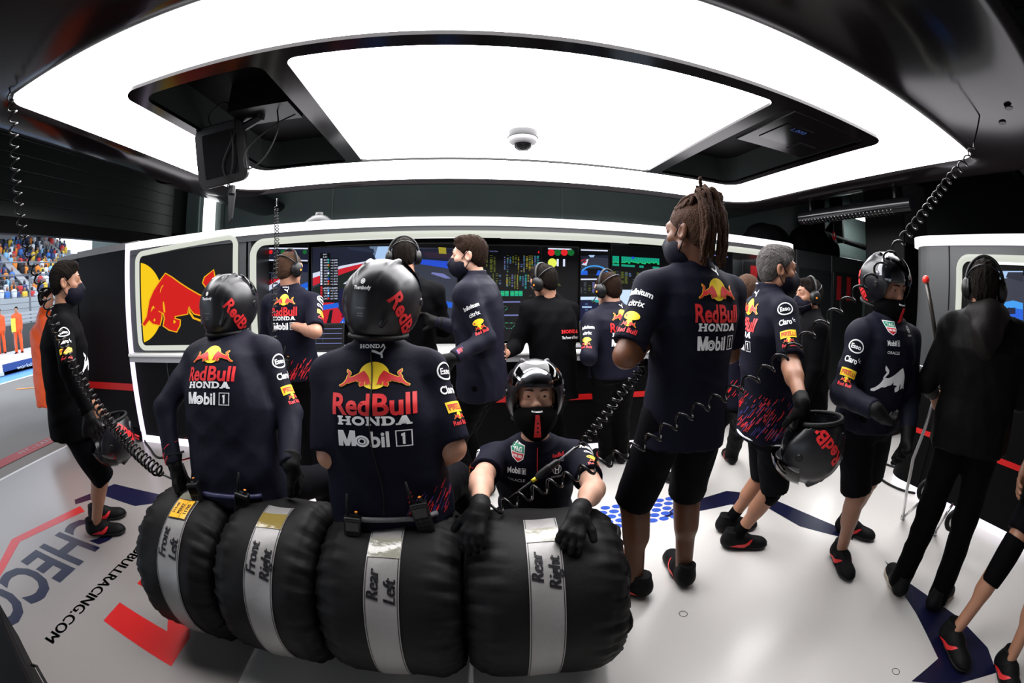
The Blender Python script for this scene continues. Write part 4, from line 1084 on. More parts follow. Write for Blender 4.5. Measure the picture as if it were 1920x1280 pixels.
P3 = [(x, 3.49, z) for x, z in pts] + [(3.40 + .27 * math.sin(a), 3.76 - .27 * math.cos(a), 1.935) for a in np.linspace(.2, 1.57, 8)]
loop_tube(P3, .031, 'tube_light', tube_glow, st)
pc = arc(-3.28, 1.88, .08, 180, 90) + arc(-2.14, 1.90, .08, 90, 0) + arc(-2.14, 1.09, .08, 0, -90) + arc(-3.28, 1.09, .08, 270, 180)
B = MB(); B.tube([(x, 3.485, z + (.035 * (x + 3.3) / 1.25 if z > 1.5 else .0)) for x, z in pc], .026, 10, closed=True); B.build('tube_light', tube_glow, st, True)
B = MB(); B.box((-3.50, 3.50, .965), (-1.93, 3.60, 2.0)); B.box((-1.95, 3.5, .90), (-1.90, 3.95, 1.96)); B.build('fascia', frame_grey, st)
B = MB(); B.box((-3.54, 3.46, 0), (-3.515, 3.62, 2.085)); B.build('edge_light', glow('edge_light', (.86, .72, 1.0), 1.6), st)
F = Flat(); q = lambda x, y: aty(200 + x / 4, 400 + y / 4, 3.49)[[0, 2]]
cv = lambda P: [tuple(q(x, y)) for x, y in P]
F.poly([(-3.35, 1.02), (-2.07, 1.02), (-2.07, 1.97), (-3.35, 1.93)], E('picture_black', '07070c', .6), 0)
top_, bot_, rt_ = q(275, 362), q(275, 972), q(424, 667); rad = (top_[1] - bot_[1]) / 2; cz = (top_[1] + bot_[1]) / 2; cx = rt_[0] - rad
F.poly([p for p in [(cx + rad * math.cos(a), cz + rad * math.sin(a)) for a in np.linspace(0, 2 * math.pi, 60)[:-1]] if p[0] > -3.335], E('picture_yellow', 'ffd000', .95), 1)
bred, byel = E('picture_red', 'd81008', .95), E('picture_edge', 'f7b500', .95)
TL2 = [(775, 585), (745, 552), (722, 520), (735, 480), (800, 425), (806, 470), (795, 505), (762, 535), (785, 572), (815, 640), (790, 640)]
BB = [p for p in BULL if not (p[0] > 790 and p[1] < 700)]; BB = BULL
for P in (TL2, BB):
    V, Fc = _tri(cv(grow(P, 9))); F.p.append((V, Fc, byel, 2)); V, Fc = _tri(cv(P)); F.p.append((V, Fc, bred, 3))
for a in ([(428, 535), (412, 560), (402, 590), (398, 598), (403, 565), (416, 540)], [(428, 660), (436, 700), (440, 742), (428, 742), (421, 700), (420, 665)], [(622, 690), (628, 735), (655, 778), (720, 800), (775, 850), (765, 856), (712, 815), (645, 790), (616, 745)],
          [(352, 690), (338, 705), (330, 740), (338, 730), (352, 708), (362, 715)], [(360, 785), (366, 800), (358, 812), (348, 800)], [(386, 728), (420, 745), (424, 752), (390, 738)], [(500, 800), (500, 822), (508, 826), (520, 812), (508, 800)]):
    F.poly(cv(a), byel, 4)
F.build('backlit_picture', (0, 3.496, 0), (1, 0, 0), (0, 0, 1), st, lift=.0012)
B = MB(); B.box((-3.50, 3.50, .06), (2.6, 4.5, .88)); lp = B.build('lower_panel', panel_black, st)
B = MB(); B.box((-1.62, 3.488, .505), (2.6, 3.50, .555)); B.build('red_stripe', floor_red, lp)
for x in (-3.0, -1.62, -.2, 1.25): B = MB(); B.box((x, 3.494, .1), (x + .008, 3.502, .87)); B.build('joint', frame_grey, lp)
B = MB(); B.box((-3.50, 3.40, .93), (2.6, 3.95, .962)); B.build('worktop', white_lac, st, bevel=.01)
B = MB(); B.box((-3.50, 3.42, .875), (2.6, 3.52, .93)); B.build('worktop_edge', mat('silver_edge', (.32, .32, .33), .35), st)
B = MB(); B.box((-3.52, 3.47, .003), (2.6, 3.56, .07)); B.build('floor_strip_light', strip_glow, st)
B = MB(); B.box((-1.92, 4.02, .93), (3.0, 4.12, 2.0)); B.build('rear_panel', panel_black, st)
B = MB(); B.box((-1.92, 3.52, 1.975), (3.5, 4.1, 1.985)); B.build('underside', mat('gloss_soffit', (.012, .010, .016), .08, spec=.6), st)
for x0, x1 in ((-1.30, -.03), (.38, 1.66)):
    B = MB(); B.box((x0, 3.80, 1.955), (x1, 3.92, 1.974)); B.build('strip_light', lamp_glow, st)

# ------------------------------------------------------------------ screens on the station wall
YS = 3.90
def scr(P, y=YS - .012): return [tuple(aty(x, yy, y)[[0, 2]]) for x, yy in P]
def monitor(label, x0, x1, z0, z1, art, y=YS, group=None, name='monitor', bez=.012):
    t = thing(name, label, 'monitor', ((x0 + x1) / 2, y + .03, z0), group)
    B = MB(); B.box((x0 - bez, y, z0 - bez), (x1 + bez, y + .06, z1 + bez)); B.build('case', gloss_black, t, bevel=.004)
    F = Flat(); F.rect(x0, z0, x1, z1, E('off', '04050a', .6), 0); art(F)
    def clip(V): return np.stack([np.clip(V[:, 0], x0, x1), np.clip(V[:, 1], z0, z1)], 1)
    F.p = [(clip(np.asarray(V, float)), f, m, l) for V, f, m, l in F.p]
    F.build('screen', (0, y - .002, 0), (1, 0, 0), (0, 0, 1), t, lift=.0006)
    return t
def data_rows(F, x0, x1, z0, z1, cols, rows, pal, seed, fill=.8, gap=.45, layer=1):
    rg = np.random.RandomState(seed); dx = (x1 - x0) / cols; dz = (z1 - z0) / rows
    for i in range(cols):
        c = pal[rg.randint(len(pal))]; w = dx * rg.uniform(.45, .85); s0 = 0 if rg.rand() < .7 else rg.randint(rows // 2)
        e0 = rows if rg.rand() < .6 else rg.randint(rows // 2, rows)
        for j in range(s0, e0):
            if rg.rand() < fill: F.rect(x0 + i * dx, z1 - (j + 1) * dz, x0 + i * dx + w * rg.uniform(.75, 1), z1 - (j + gap) * dz, c if rg.rand() < .85 else pal[rg.randint(len(pal))], layer)
C = {k: E(k, v, p) for k, v, p in (('white', 'dfe6ff', 1.0), ('lilac', '7f86c8', .8), ('steel', '5f7fb0', .7), ('yellow', 'b6a835', .75), ('olive', '6f7a2a', .7), ('cyan', '2fb5b0', .8), ('green', '20c878', .9), ('mint', '13a886', .9), ('red', 'e0222a', 1.0),
      ('dgreen', '146a30', .9), ('lime', 'e6f25a', 1.0), ('blue', '2450d8', .9), ('sky', 'a9c8ef', 1.0), ('asphalt', '3c4152', .7), ('asphalt2', '2a2f42', .7), ('grass', '13201c', .8), ('navy', '0e1640', .8), ('car', '1c62e0', .95), ('car2', '3f9df2', 1.0), ('kerbw', 'd6dcf0', 1.0),
      ('kerbr', 'd02030', .9), ('stand', '23283c', .7), ('dark', '05060c', .7), ('ice', 'cfe6ff', 1.0), ('grey', '55606a', .7), ('fence', '303850', .7), ('crowd', '3a2c40', .7), ('orange', 'd9782a', .8), ('shadow', '0a0d18', .7))}
def race(F):
    """onboard picture of a straight with red and white kerbs, blue car at the bottom"""
    p = lambda m, l, *P: F.poly(scr(P), C[m], l)
    p('asphalt', 1, (586, 465), (856, 465), (860, 620), (586, 606)); p('stand', 2, (586, 464), (708, 462), (700, 490), (640, 520), (586, 535)); p('sky', 2, (692, 462), (770, 461), (770, 490), (706, 488))
    p('fence', 3, (650, 463), (700, 466), (702, 474), (655, 468)); p('grass', 3, (586, 540), (700, 487), (716, 487), (640, 560), (586, 600))
    p('kerbw', 4, (586, 512), (640, 498), (700, 487), (706, 490), (640, 512), (586, 530)); p('kerbr', 5, (586, 521), (640, 503), (700, 489), (704, 492), (640, 514), (586, 536))
    p('kerbw', 4, (643, 532), (704, 487), (715, 487), (672, 534)); 
    for a in ((654, 532, 666, 522, 684, 520, 676, 534), (676, 512, 684, 504, 696, 503, 691, 511), (690, 500, 694, 496, 702, 496, 699, 500)): p('kerbr', 5, *[(a[i], a[i + 1]) for i in range(0, 8, 2)])
    p('asphalt2', 3, (704, 490), (730, 487), (740, 530), (676, 536)); p('stand', 2, (770, 466), (858, 466), (858, 492), (800, 486), (770, 484))
    p('crowd', 3, (790, 472), (858, 474), (858, 486), (800, 482)); p('blue', 4, (776, 485), (858, 491), (858, 506), (776, 493)); p('lilac', 3, (810, 510), (832, 513), (846, 522), (836, 522), (808, 513))
    p('yellow', 5, (822, 463), (836, 464), (837, 476), (823, 475)); p('navy', 4, (630, 545), (656, 534), (700, 540), (700, 600), (640, 595))
    p('kerbr', 4, (586, 575), (620, 560), (650, 600), (640, 607), (586, 606)); p('shadow', 5, (612, 606), (618, 582), (624, 580), (620, 607)); p('kerbw', 4, (586, 580), (604, 568), (606, 573), (587, 588))
    p('car', 6, (605, 572), (634, 567), (635, 576), (606, 581)); p('car', 6, (636, 607), (660, 575), (690, 560), (700, 607)); p('car2', 7, (655, 585), (670, 570), (690, 563), (690, 575))
    p('car', 6, (805, 557), (830, 570), (845, 607), (858, 618), (805, 618)); p('car2', 7, (808, 560), (832, 574), (828, 578), (808, 566)); p('car2', 7, (808, 590), (835, 600), (832, 616), (808, 618)); p('car', 6, (826, 562), (852, 568), (852, 578), (828, 574))
    p('dark', 7, (600, 474), (619, 474), (619, 484), (600, 484)); p('dark', 7, (600, 484), (634, 484), (634, 567), (600, 567))
    names = ['BOT', 'HAM', 'NOR', 'STR', 'OCO', 'GAS', 'VET', 'PER', 'SAI', 'RIC', 'ALO', 'RUS', 'TSU', 'LAT', 'LEC']; gaps = ['1:45.836', '+0.598', '+0.740', '+0.901', '+1.162', '+1.205', '+1.294', '+1.613', '+1.863', '+2.006', '+2.085', 'OUT LAP', '+2.656', 'NO TIME', 'NO TIME']
    for i, (a, b) in enumerate(zip(names, gaps)):
        y = 488.5 + i * 5.05 + (2 if i > 9 else 0); o = scr([(607, y)])[0]; o2 = scr([(626, y)])[0]; sq = scr([(600.5, y - 4), (604, y - 4), (604, y), (600.5, y)])
        F.poly(sq, C['kerbw' if i < 10 else 'kerbr'], 8); F.text(a, o[0] + .02, o[1], .014, C['white'], 0, width=.04, layer=8); F.text(b, o2[0], o2[1], .014, C['white'], 0, width=.07, layer=8)
        F.poly(scr([(614, y - 3.5), (617, y - 3.5), (617, y), (614, y)]), C[('cyan', 'cyan', 'orange', 'dgreen', 'steel', 'white', 'dgreen', 'blue', 'red', 'orange', 'steel', 'car2', 'white', 'car2', 'red')[i]], 8)
    for s_, y in (('KVAY', 478), ('5:41', 483)): o = scr([(609, y)])[0]; F.text(s_, o[0], o[1], .014, C['white'], 0, width=.04, layer=8)
    o = scr([(617, 541.2)])[0]; F.text('ELIMINATION ZONE', o[0], o[1], .011, C['white'], 0, width=.13, layer=8)
    o = scr([(651, 607)])[0]; F.text('1:46.2', o[0], o[1], .026, C['white'], .005, width=.10, layer=9)
monitor('large wall screen showing a race car onboard view with red and white kerbs', -1.43, -.02, 1.175, 1.90, race)
def small_left(F):
    p = lambda m, l, *P: F.poly(scr(P), C[m], l)
    p('stand', 1, (495, 465), (582, 465), (582, 487), (495, 487)); p('kerbw', 2, (495, 464), (582, 464), (582, 466.5), (495, 466.5)); p('kerbw', 2, (495, 486), (582, 487), (582, 489.5), (495, 488.5))
    for x, m in ((507, 'red'), (529, 'dgreen'), (550, 'red'), (571, 'dgreen')): o = scr([(x, 472)])[0]; F.ell(o[0], o[1], .022, .022, C[m], 3, 16)
    o = scr([(500, 481)])[0]; F.ell(o[0], o[1], .025, .025, C['lime'], 3, 16)
    p('asphalt', 1, (495, 510), (582, 510), (582, 555), (495, 555)); p('kerbr', 2, (495, 526), (540, 518), (545, 522), (495, 538)); p('kerbw', 3, (495, 540), (530, 520), (534, 522), (495, 552)); p('car', 3, (545, 555), (560, 535), (582, 528), (582, 555)); p('shadow', 2, (500, 512), (508, 512), (508, 540), (500, 540))
    p('navy', 1, (560, 495), (582, 495), (582, 510), (560, 510)); p('car2', 4, (566, 545), (582, 538), (582, 546))
monitor('narrow screen left of the race picture with red and green status dots', -1.955, -1.475, 1.18, 1.935, small_left)
def timing(F):
    q = scr([(885, 473), (1022, 473), (1022, 640), (885, 640)]); x0, x1 = q[0][0], q[1][0]; zt = lambda y: scr([(960, y)])[0][1]
    pal = [C[k] for k in ('lilac', 'steel', 'yellow', 'cyan', 'olive')]
    o = scr([(926, 472)])[0]; F.text('Track Clear', o[0], o[1], .014, C['lilac'], 0, width=.08)
    data_rows(F, x0 + .02, x0 + .24, zt(510), zt(478), 6, 22, [C['olive'], C['yellow'], C['olive']], 1); data_rows(F, x0 + .30, x1 - .05, zt(510), zt(478), 13, 22, pal, 2, .7)
    data_rows(F, x0 + .02, x0 + .28, zt(540), zt(512), 9, 16, [C['grey'], C['steel'], C['olive']], 3, .6); data_rows(F, x0 + .32, x1 - .04, zt(541), zt(514), 13, 22, pal, 4, .85)
    for x in (931, 939, 947, 957, 965, 973):
        P = scr([(x, 555), (x + 7, 555), (x + 7, 545), (x, 545)]); F.poly(P, C['mint'], 1)
        P = scr([(x, 552 - (x % 3)), (x + 7, 552 - (x % 3)), (x + 7, 549 - (x % 3)), (x, 549 - (x % 3))]); F.poly(P, C['green'], 2)
    for x, m in ((1011, 'red'), (1016, 'green'), (1020, 'red'), (1025, 'green')): o = scr([(x, 472.5)])[0]; F.ell(o[0], o[1], .011, .011, C[m], 2, 12)
    for y in (565, 590): F.poly(scr([(932, y), (976, y - .5), (976, y + 2), (932, y + 2.5)]), C['lilac'], 2)
    rg = np.random.RandomState(9)
    for (cx, cy) in ((940, 580), (955, 611)):
        o = scr([(cx, cy)])[0]; P = [(o[0] + (.05 + .015 * math.sin(3 * a)) * math.cos(a), o[1] + (.035 + .01 * math.cos(2 * a)) * math.sin(a)) for a in np.linspace(0, 6.28, 26)]
        for i in range(25):
            a, b = P[i], P[i + 1]; F.poly([a, b, (b[0], b[1] + .006), (a[0], a[1] + .006)], C['grey'] if i % 4 else C['green'], 2)
monitor('wide black timing screen with columns of small coloured figures and green blocks', .03, .745, 1.0, 1.885, timing)
def eleven(F):
    for x, m in ((1034, 'red'), (1046, 'dgreen'), (1058.5, 'red'), (1071, 'dgreen')): o = scr([(x, 473)])[0]; F.ell(o[0], o[1], .033, .033, C[m], 2, 24)
    o = scr([(1036, 492.5)])[0]; F.ell(o[0], o[1], .043, .043, C['lime'], 2, 24)
    o = scr([(1052, 499)])[0]; F.text('11', o[0], o[1], .075, C['white'], 0, width=.075, layer=3, fat=.05)
    F.poly(scr([(1028, 464.5), (1072, 466), (1072, 468.5), (1028, 467)]), C['white'], 2)
    data_rows(F, .90, 1.02, 1.46, 1.56, 1, 9, [C['grey'], C['olive']], 5, .9); o = scr([(1050, 549)])[0]; data_rows(F, .86, 1.03, 1.33, 1.37, 4, 3, [C['lilac']], 6)
    o = scr([(980, 579)])[0]; F.text('AT', .72, 1.22, .05, C['white'], .01, width=.1)
    F.poly(scr([(1068, 578), (1075, 576), (1075, 618), (1068, 618)]), C['ice'], 2)
monitor('black status screen with red and green discs and the white number 11', .775, 1.125, 1.0, 1.885, eleven)
def onboard(F):
    p = lambda m, l, *P: F.poly(scr(P), C[m], l)
    p('white', 2, (1077, 466.5), (1140, 468.5), (1140, 471), (1077, 469)); p('asphalt', 1, (1077, 479), (1141, 478), (1141, 516), (1077, 515)); p('stand', 2, (1077, 479), (1141, 478), (1141, 484), (1115, 482), (1077, 486)); p('sky', 3, (1104, 478), (1116, 478), (1113, 482), (1107, 482))
    p('kerbw', 3, (1091, 496), (1101, 486), (1104, 485), (1100, 498)); p('kerbr', 3, (1077, 490), (1100, 484), (1088, 488), (1077, 494)); p('kerbr', 4, (1094, 492), (1099, 488), (1101, 490), (1096, 494)); p('kerbr', 3, (1077, 505), (1088, 503), (1086, 512), (1077, 514))
    for i in range(10):
        a0, a1 = math.pi * i / 10, math.pi * (i + 1) / 10; g = lambda a, r: (1115 + r * 27 * math.cos(a), 514 - r * 17 * math.sin(a)); p('car2', 4, g(a0, 1), g(a1, 1), g(a1, .86), g(a0, .86))
    p('car', 4, (1088, 508), (1102, 507), (1102, 515), (1088, 515)); p('car', 4, (1122, 506), (1141, 512), (1141, 516), (1118, 516)); p('dark', 3, (1100, 503), (1128, 503), (1132, 515), (1098, 515))
    p('white', 2, (1077, 522), (1124, 522), (1124, 524.5), (1077, 524.5)); zt = lambda y: scr([(1100, y)])[0][1]; xx = lambda x: scr([(x, 530)])[0][0]
    data_rows(F, xx(1079), xx(1135), zt(549), zt(528), 7, 14, [C['steel'], C['lilac'], C['olive'], C['grey']], 8, .8)
    p('ice', 2, (1077, 556), (1130, 556), (1130, 562), (1077, 562)); p('navy', 1, (1077, 563), (1141, 563), (1141, 640), (1077, 640)); p('cyan', 2, (1110, 562), (1124, 562), (1124, 567), (1110, 567)); p('sky', 2, (1092, 574), (1110, 574), (1110, 577), (1092, 577))
    data_rows(F, xx(1079), xx(1136), zt(640), zt(566), 6, 14, [C['steel'], C['blue']], 12, .5)
monitor('screen with a blue onboard steering wheel picture above data tables', 1.155, 1.445, 1.0, 1.875, onboard)
def sectors(F):
    zt = lambda y: scr([(1200, y)])[0][1]; xx = lambda x: scr([(x, 490)])[0][0]; rg = np.random.RandomState(4)
    for i in range(21):
        x = 1149 + i * 4.2
        if i in (3,): continue
        h = 482 + 8 + rg.rand() * 3 + i * .15; F.poly(scr([(x, h + .25 * i * 0), (x + 3.9, h), (x + 3.9, 479.5 + i * .25), (x, 479.5 + i * .25)]), C['mint'], 1); F.poly(scr([(x, h), (x + 3.9, h), (x + 3.9, h - 2.5), (x, h - 2.5)]), C['green'], 2)
        if i not in (10, 11, 14, 15, 16, 17): F.poly(scr([(x, 498 + i * .3), (x + 3.9, 498 + i * .3), (x + 3.9, 494 + i * .3), (x, 494 + i * .3)]), C['mint'], 2)
    F.poly(scr([(1185, 485), (1190, 485), (1190, 481), (1185, 481)]), C['blue'], 3)
    data_rows(F, xx(1150), xx(1230), zt(532), zt(510), 11, 12, [C['steel'], C['grey'], C['olive']], 6, .8); data_rows(F, xx(1236), xx(1300), zt(525), zt(511), 7, 7, [C['lilac'], C['grey']], 7, .7)
    F.poly(scr([(1163, 543), (1240, 544), (1240, 640), (1163, 640)]), C['ice'], 1)
monitor('timing screen with turquoise sector bars seen left of the man with dreadlocks', 1.475, 2.36, 1.0, 1.93, sectors)
def far_r(F):
    for (y, w) in ((468, 30), (476, 34)): F.poly(scr([(1332, y), (1332 + w, y + 5), (1332 + w, y + 7), (1332, y + 2)]), C['lilac'], 2)
    data_rows(F, 2.62, 2.93, 1.45, 1.62, 8, 10, [C['steel'], C['grey']], 21, .8)
monitor('dim screen at the right end of the station behind the man with dreadlocks', 2.39, 2.95, 1.15, 1.94, far_r)
# on the worktop
def laptop(label, x, y, z, art, w=.34, tilt=.25, rz=0, group=None):
    t = thing('laptop', label, 'laptop', (x, y, z), group)
    B = MB(); B.box((x - w / 2, y - .24, z), (x + w / 2, y, z + .016)); B.build('base', satin_black, t, bevel=.004)
    B = MB(); B.box((x - w / 2 + .02, y - .17, z + .016), (x + w / 2 - .02, y - .03, z + .019)); B.build('keyboard', rubber, t)
    B = MB(); u = np.array([0, math.sin(tilt), math.cos(tilt)]); h = .22
    B.prism([(x - w / 2, y, z + .012), (x + w / 2, y, z + .012), tuple(np.array([x + w / 2, y, z + .012]) + u * h), tuple(np.array([x - w / 2, y, z + .012]) + u * h)], (0, 0, 0), (0, .01, 0)); ld = B.build('lid', satin_black, t)
    F = Flat(); F.rect(-w / 2 + .012, .012, w / 2 - .012, h - .012, C['dark'], 0); art(F, w, h); F.build('screen', (x, y - .001, z + .012), (1, 0, 0), u, t, lift=.0006)
    return t
def grid_art(F, w, h):
    for k in range(4): F.rect(-w / 2 + .02, .03 + .045 * k, w / 2 - .02, .036 + .045 * k, C['lilac'], 1)
    for k in (-.05, .02): F.rect(k, .03, k + .004, h - .03, C['grey'], 1)
laptop('laptop with a dark grid on its screen beside the left engineer', -1.30, 3.72, .962, grid_art, .46)
laptop('laptop with a dark grid on its screen in front of the right engineer', 1.28, 3.72, .962, grid_art)
laptop('laptop with a plain grey blue screen beside the man in the navy jacket', .20, 3.72, .962, lambda F, w, h: F.rect(-w / 2 + .012, .012, w / 2 - .012, h - .012, C['grey'], 1), .32)
t = thing('keyboard', 'flat black keyboard on the worktop right of the black jacket', 'keyboard', (.98, 3.55, .962))
B = MB(); B.box((.83, 3.50, .962), (1.13, 3.62, .978)); B.build('case', satin_black, t, bevel=.004)
B = MB()
for i in range(14):
    for j in range(5): B.box((.84 + i * .0203, 3.507 + j * .0215, .978), (.857 + i * .0203, 3.524 + j * .0215, .983))
B.build('keys', grey_ink, t)
t = thing('drinks_bottle', 'small blue drinks bottle on the worktop behind the seated man with helmet', 'bottle', (-.79, 3.56, .962))
B = MB(); B.lathe([(0, 0), (.033, 0), (.035, .01), (.035, .13), (.014, .165), (.014, .18), (0, .18)], (-.79, 3.56, .962), (0, 0, 1), 20); B.build('body', mat('blue_bottle', (.05, .2, .55), .2), t, True, angle=50)
B = MB(); B.lathe([(.016, .18), (.016, .2), (0, .2)], (-.79, 3.56, .962), (0, 0, 1), 16); B.build('cap', white_lac, t, True, angle=40)

# ------------------------------------------------------------------ side station at right
ss = thing('side_station', 'dark control station on the right with white lit canopy and glowing tube around its screen', 'control station', (3.9, .6, 0))
XS = 3.50
slabz(rrect(XS - .03, 4.6, -2.2, 1.93, (.02, .02, .1, .22), 8), 1.995, 2.07).build('canopy_light', band_glow, ss)
slabz(rrect(XS, 4.6, -2.2, 1.90, (.02, .02, .1, .2), 8), .90, 1.995).build('body', frame_grey, ss)
slabz(rrect(XS + .01, 4.6, -2.2, 1.89, (.02, .02, .1, .2), 8), .07, .90).build('lower_panel', panel_black, ss)
slabz(rrect(XS + .004, 4.59, -2.2, 1.896, (.02, .02, .1, .2), 8), .505, .545).build('red_stripe', floor_red, ss)
slabz(rrect(XS + .02, 4.58, -2.2, 1.88, (.02, .02, .1, .2), 8), .003, .07).build('floor_strip_light', strip_glow, ss)
B = MB(); B.box((XS - .012, -2, 1.03), (XS + .002, 1.38, 1.90)); B.build('opening', panel_black, ss)
tp = [(1.40, .95 + .1)] + [(1.40 - .0 , 1.80)] + [(1.31 + .09 * math.cos(a), 1.81 + .09 * math.sin(a)) for a in np.linspace(.1, 1.57, 6)] + [(-2, 1.90)]
bt = [(-2, 1.0)] + [(1.31 + .09 * math.cos(a), 1.09 + .09 * math.sin(a)) for a in np.linspace(-1.57, 0, 6)]
B = MB(); B.tube([(XS - .02, y, z) for y, z in bt + tp[1:]], .027, 10); B.build('tube_light', tube_glow, ss, True)
B = MB(); B.box((XS - .006, 1.50, .12), (XS + .002, 1.508, 1.99)); B.build('joint', panel_black, ss)
for z in (1.42, 1.49, 1.56, 1.66): B = MB(); B.box((3.72, 1.885, z), (3.80, 1.905, z + .012)); B.build('vent', steel, ss)
for lo, hi in (((XS - .008, 1.60, 1.02), (XS + .002, 1.74, 1.045)), ((XS - .006, 1.28, .70), (XS + .012, 1.38, .73))): B = MB(); B.box(lo, hi); B.build('handle', steel, ss, bevel=.004)
B = MB(); B.box((XS - .03, -1, 1.86), (XS - .005, 1.12, 1.875)); B.build('strip_light', lamp_glow, ss)
t = thing('monitor', 'screen on the right station showing a blue race car cockpit view', 'monitor', (XS - .03, .5, 1.1))
B = MB(); B.box((XS - .035, -.4, 1.08), (XS - .012, .98, 1.80)); B.build('case', gloss_black, t)
F = Flat(); sx = lambda P: [tuple(atx(x, y, XS - .037)[[1, 2]] * [-1, 1]) for x, y in P]; p = lambda m, l, *P: F.poly(sx(P), C[m], l)
F.rect(-.97, 1.09, .39, 1.79, C['asphalt'], 0); p('sky', 1, (1862, 508), (1918, 508), (1918, 516), (1872, 524)); p('stand', 2, (1890, 510), (1918, 510), (1918, 528), (1886, 520)); p('car2', 3, (1872, 590), (1885, 566), (1900, 563), (1918, 568), (1918, 580), (1890, 576), (1880, 592)); p('car', 2, (1872, 585), (1918, 575), (1918, 622), (1900, 630), (1874, 618)); p('navy', 3, (1880, 578), (1904, 576), (1904, 588), (1880, 590)); p('shadow', 3, (1884, 594), (1904, 594), (1904, 612), (1886, 612)); p('car2', 4, (1898, 620), (1918, 612), (1918, 630), (1906, 630))
F.build('screen', (XS - .037, 0, 0), (0, -1, 0), (0, 0, 1), t, lift=.0006)
# ------------------------------------------------------------------ wrapped tyres
blanket = mat('black_quilted_nylon', (0.0050, 0.0044, 0.0047), 0.6, spec=0.25, bump=(30, 0.3, 0.005))
silver = mat('silver_reflective_band', (0.24, 0.23, 0.225), 0.42, metal=0.25, bump=(30, 0.3, 0.004))
pocket = mat('clear_pocket_film', (0.27, 0.26, 0.21), 0.10, spec=0.7, bump=(14, 0.6, 0.006))
pocket_y = mat('yellowed_pocket_film', (0.19, 0.14, 0.035), 0.14, spec=0.6, bump=(14, 0.6, 0.006))
card_y = mat('orange_card', (0.85, 0.42, 0.02), 0.3)
RA = -0.068
TA = np.array([math.cos(RA), math.sin(RA), 0]); TF = np.array([-math.sin(RA), math.cos(RA), 0])    # axle, and away from the viewer
def tyre(label, c, w, R, words, strip_off, a0, pk, pm, seed):
    t = thing('wrapped_tyre', label, 'tyre', (c[0], c[1], 0), 'tyres in black heating blankets on the floor')
    C0 = np.array([c[0], c[1], R]); rg = np.random.RandomState(seed)
    n, V, F = 150, [], []; prof = []
    h = w / 2
    for u in np.linspace(-1, 1, 33):
        x = h * (abs(u) ** .8) * (1 if u > 0 else -1); r = R * (1 - .17 * max(0, abs(u) - .55) ** 2 / .2025 * 1.0); prof.append((x, r))
    inn = [(-h * .93, R * .62), (-h * .80, R * .40)]; prof = [(p[0], p[1]) for p in inn[::-1]] + prof + [(-p[0], p[1]) for p in inn]
    ph = rg.rand(12) * 6.28
    for i, (x, r) in enumerate(prof):
        ed = np.clip((abs(x) / h - .45) / .5, 0, 1)
        for k in range(n):
            a = 2 * math.pi * k / n
            dr = ed * (0.0058 * math.sin(23 * a + ph[0] + 3 * x / h) + 0.0055 * math.sin(41 * a + ph[1] - 5 * x / h) + .004 * math.sin(67 * a + ph[2] + 8 * x / h)) + .003 * math.sin(5 * a + 7 * x / h + ph[3]) - .006 * math.exp(-((abs(x) / h - .78) / .035) ** 2)
            rr = r + dr; z = R + rr * math.sin(a); q = TA * x + TF * rr * math.cos(a)
            V.append((C0[0] + q[0], C0[1] + q[1], max(z, .004)))
    for i in range(len(prof) - 1):
        for k in range(n): F.append((i * n + k, i * n + (k + 1) % n, (i + 1) * n + (k + 1) % n, (i + 1) * n + k))
    mesh('blanket', V, F, blanket, t)
    for s_ in (-1, 1):
        B = MB(); pr = [(R * .47, h * .80), (R * .60, h * .86), (R * .74, h * .84), (R * .76, h * .7)]
        B.lathe([(a, s_ * b) for a, b in pr], C0, TA, 64); B.build('tyre_sidewall', rubber, t, True)
    for s_ in (-1, 1): B = MB(); B.lathe([(0.0, s_ * h * .55), (.05, s_ * h * .62), (.06, s_ * h * .45), (R * .46, s_ * h * .50), (R * .48, s_ * h * .80)], C0, TA, 48); B.build('wheel_rim', mat('wheel_rim', (.03, .03, .03), .4), t, True)
    def band(name, x0, x1, d0, d1, m, lift, par=t):
        V, F = [], []; N = max(6, int(abs(d1 - d0) / 3)); M_ = 6
        for i in range(N + 1):
            a = math.radians(d0 + (d1 - d0) * i / N)
            for j in range(M_ + 1):
                x = x0 + (x1 - x0) * j / M_; rr = R + lift + .003 * math.sin(5 * a + 7 * x / h + ph[3])
                q = TA * x + TF * rr * math.cos(a); V.append((C0[0] + q[0], C0[1] + q[1], max(R + rr * math.sin(a), .006)))
        F = [(i * (M_ + 1) + j, i * (M_ + 1) + j + 1, (i + 1) * (M_ + 1) + j + 1, (i + 1) * (M_ + 1) + j) for i in range(N) for j in range(M_)]
        return mesh(name, V, F, m, par)
    bw = .058
    b = band('label_band', strip_off - bw, strip_off + bw, 88, 275, silver, .003)
    band('clear_pocket', strip_off - bw * .96, strip_off + bw * .96, pk[0], pk[1], pm, .0055, b)
    for e in (-1, 1): band('stitching', strip_off + e * (bw - .005) - .0012, strip_off + e * (bw - .005) + .0012, 88, 275, black_ink, .0045, b)
    # lettering up the band, read turned a quarter left
    F = Flat(); F.text(words[0], .010, .010, .041, black_ink, .0, sx=.98, shear=.25, fat=.06); F.text(words[1], -.010, -.046, .041, black_ink, .0, sx=.98, shear=.25, fat=.06)
    dirv = TF * math.cos(math.radians(a0)) + UP * math.sin(math.radians(a0)); tang = -(TF * -math.sin(math.radians(a0)) + UP * math.cos(math.radians(a0)))
    F.wrap('band_lettering', bvh_of(b), C0 + TA * strip_off + dirv * (R + .02), tang, -TA, b, reach=.2, back=.1, lift=.0016)
    return t, b, C0, R, h, dirv
T1 = tyre('front left tyre in a black blanket, its silver band with an orange name card', (-1.18, 1.372), .43, .345, ('Front', 'Left'), .03, 136, (92, 100), pocket, 1)
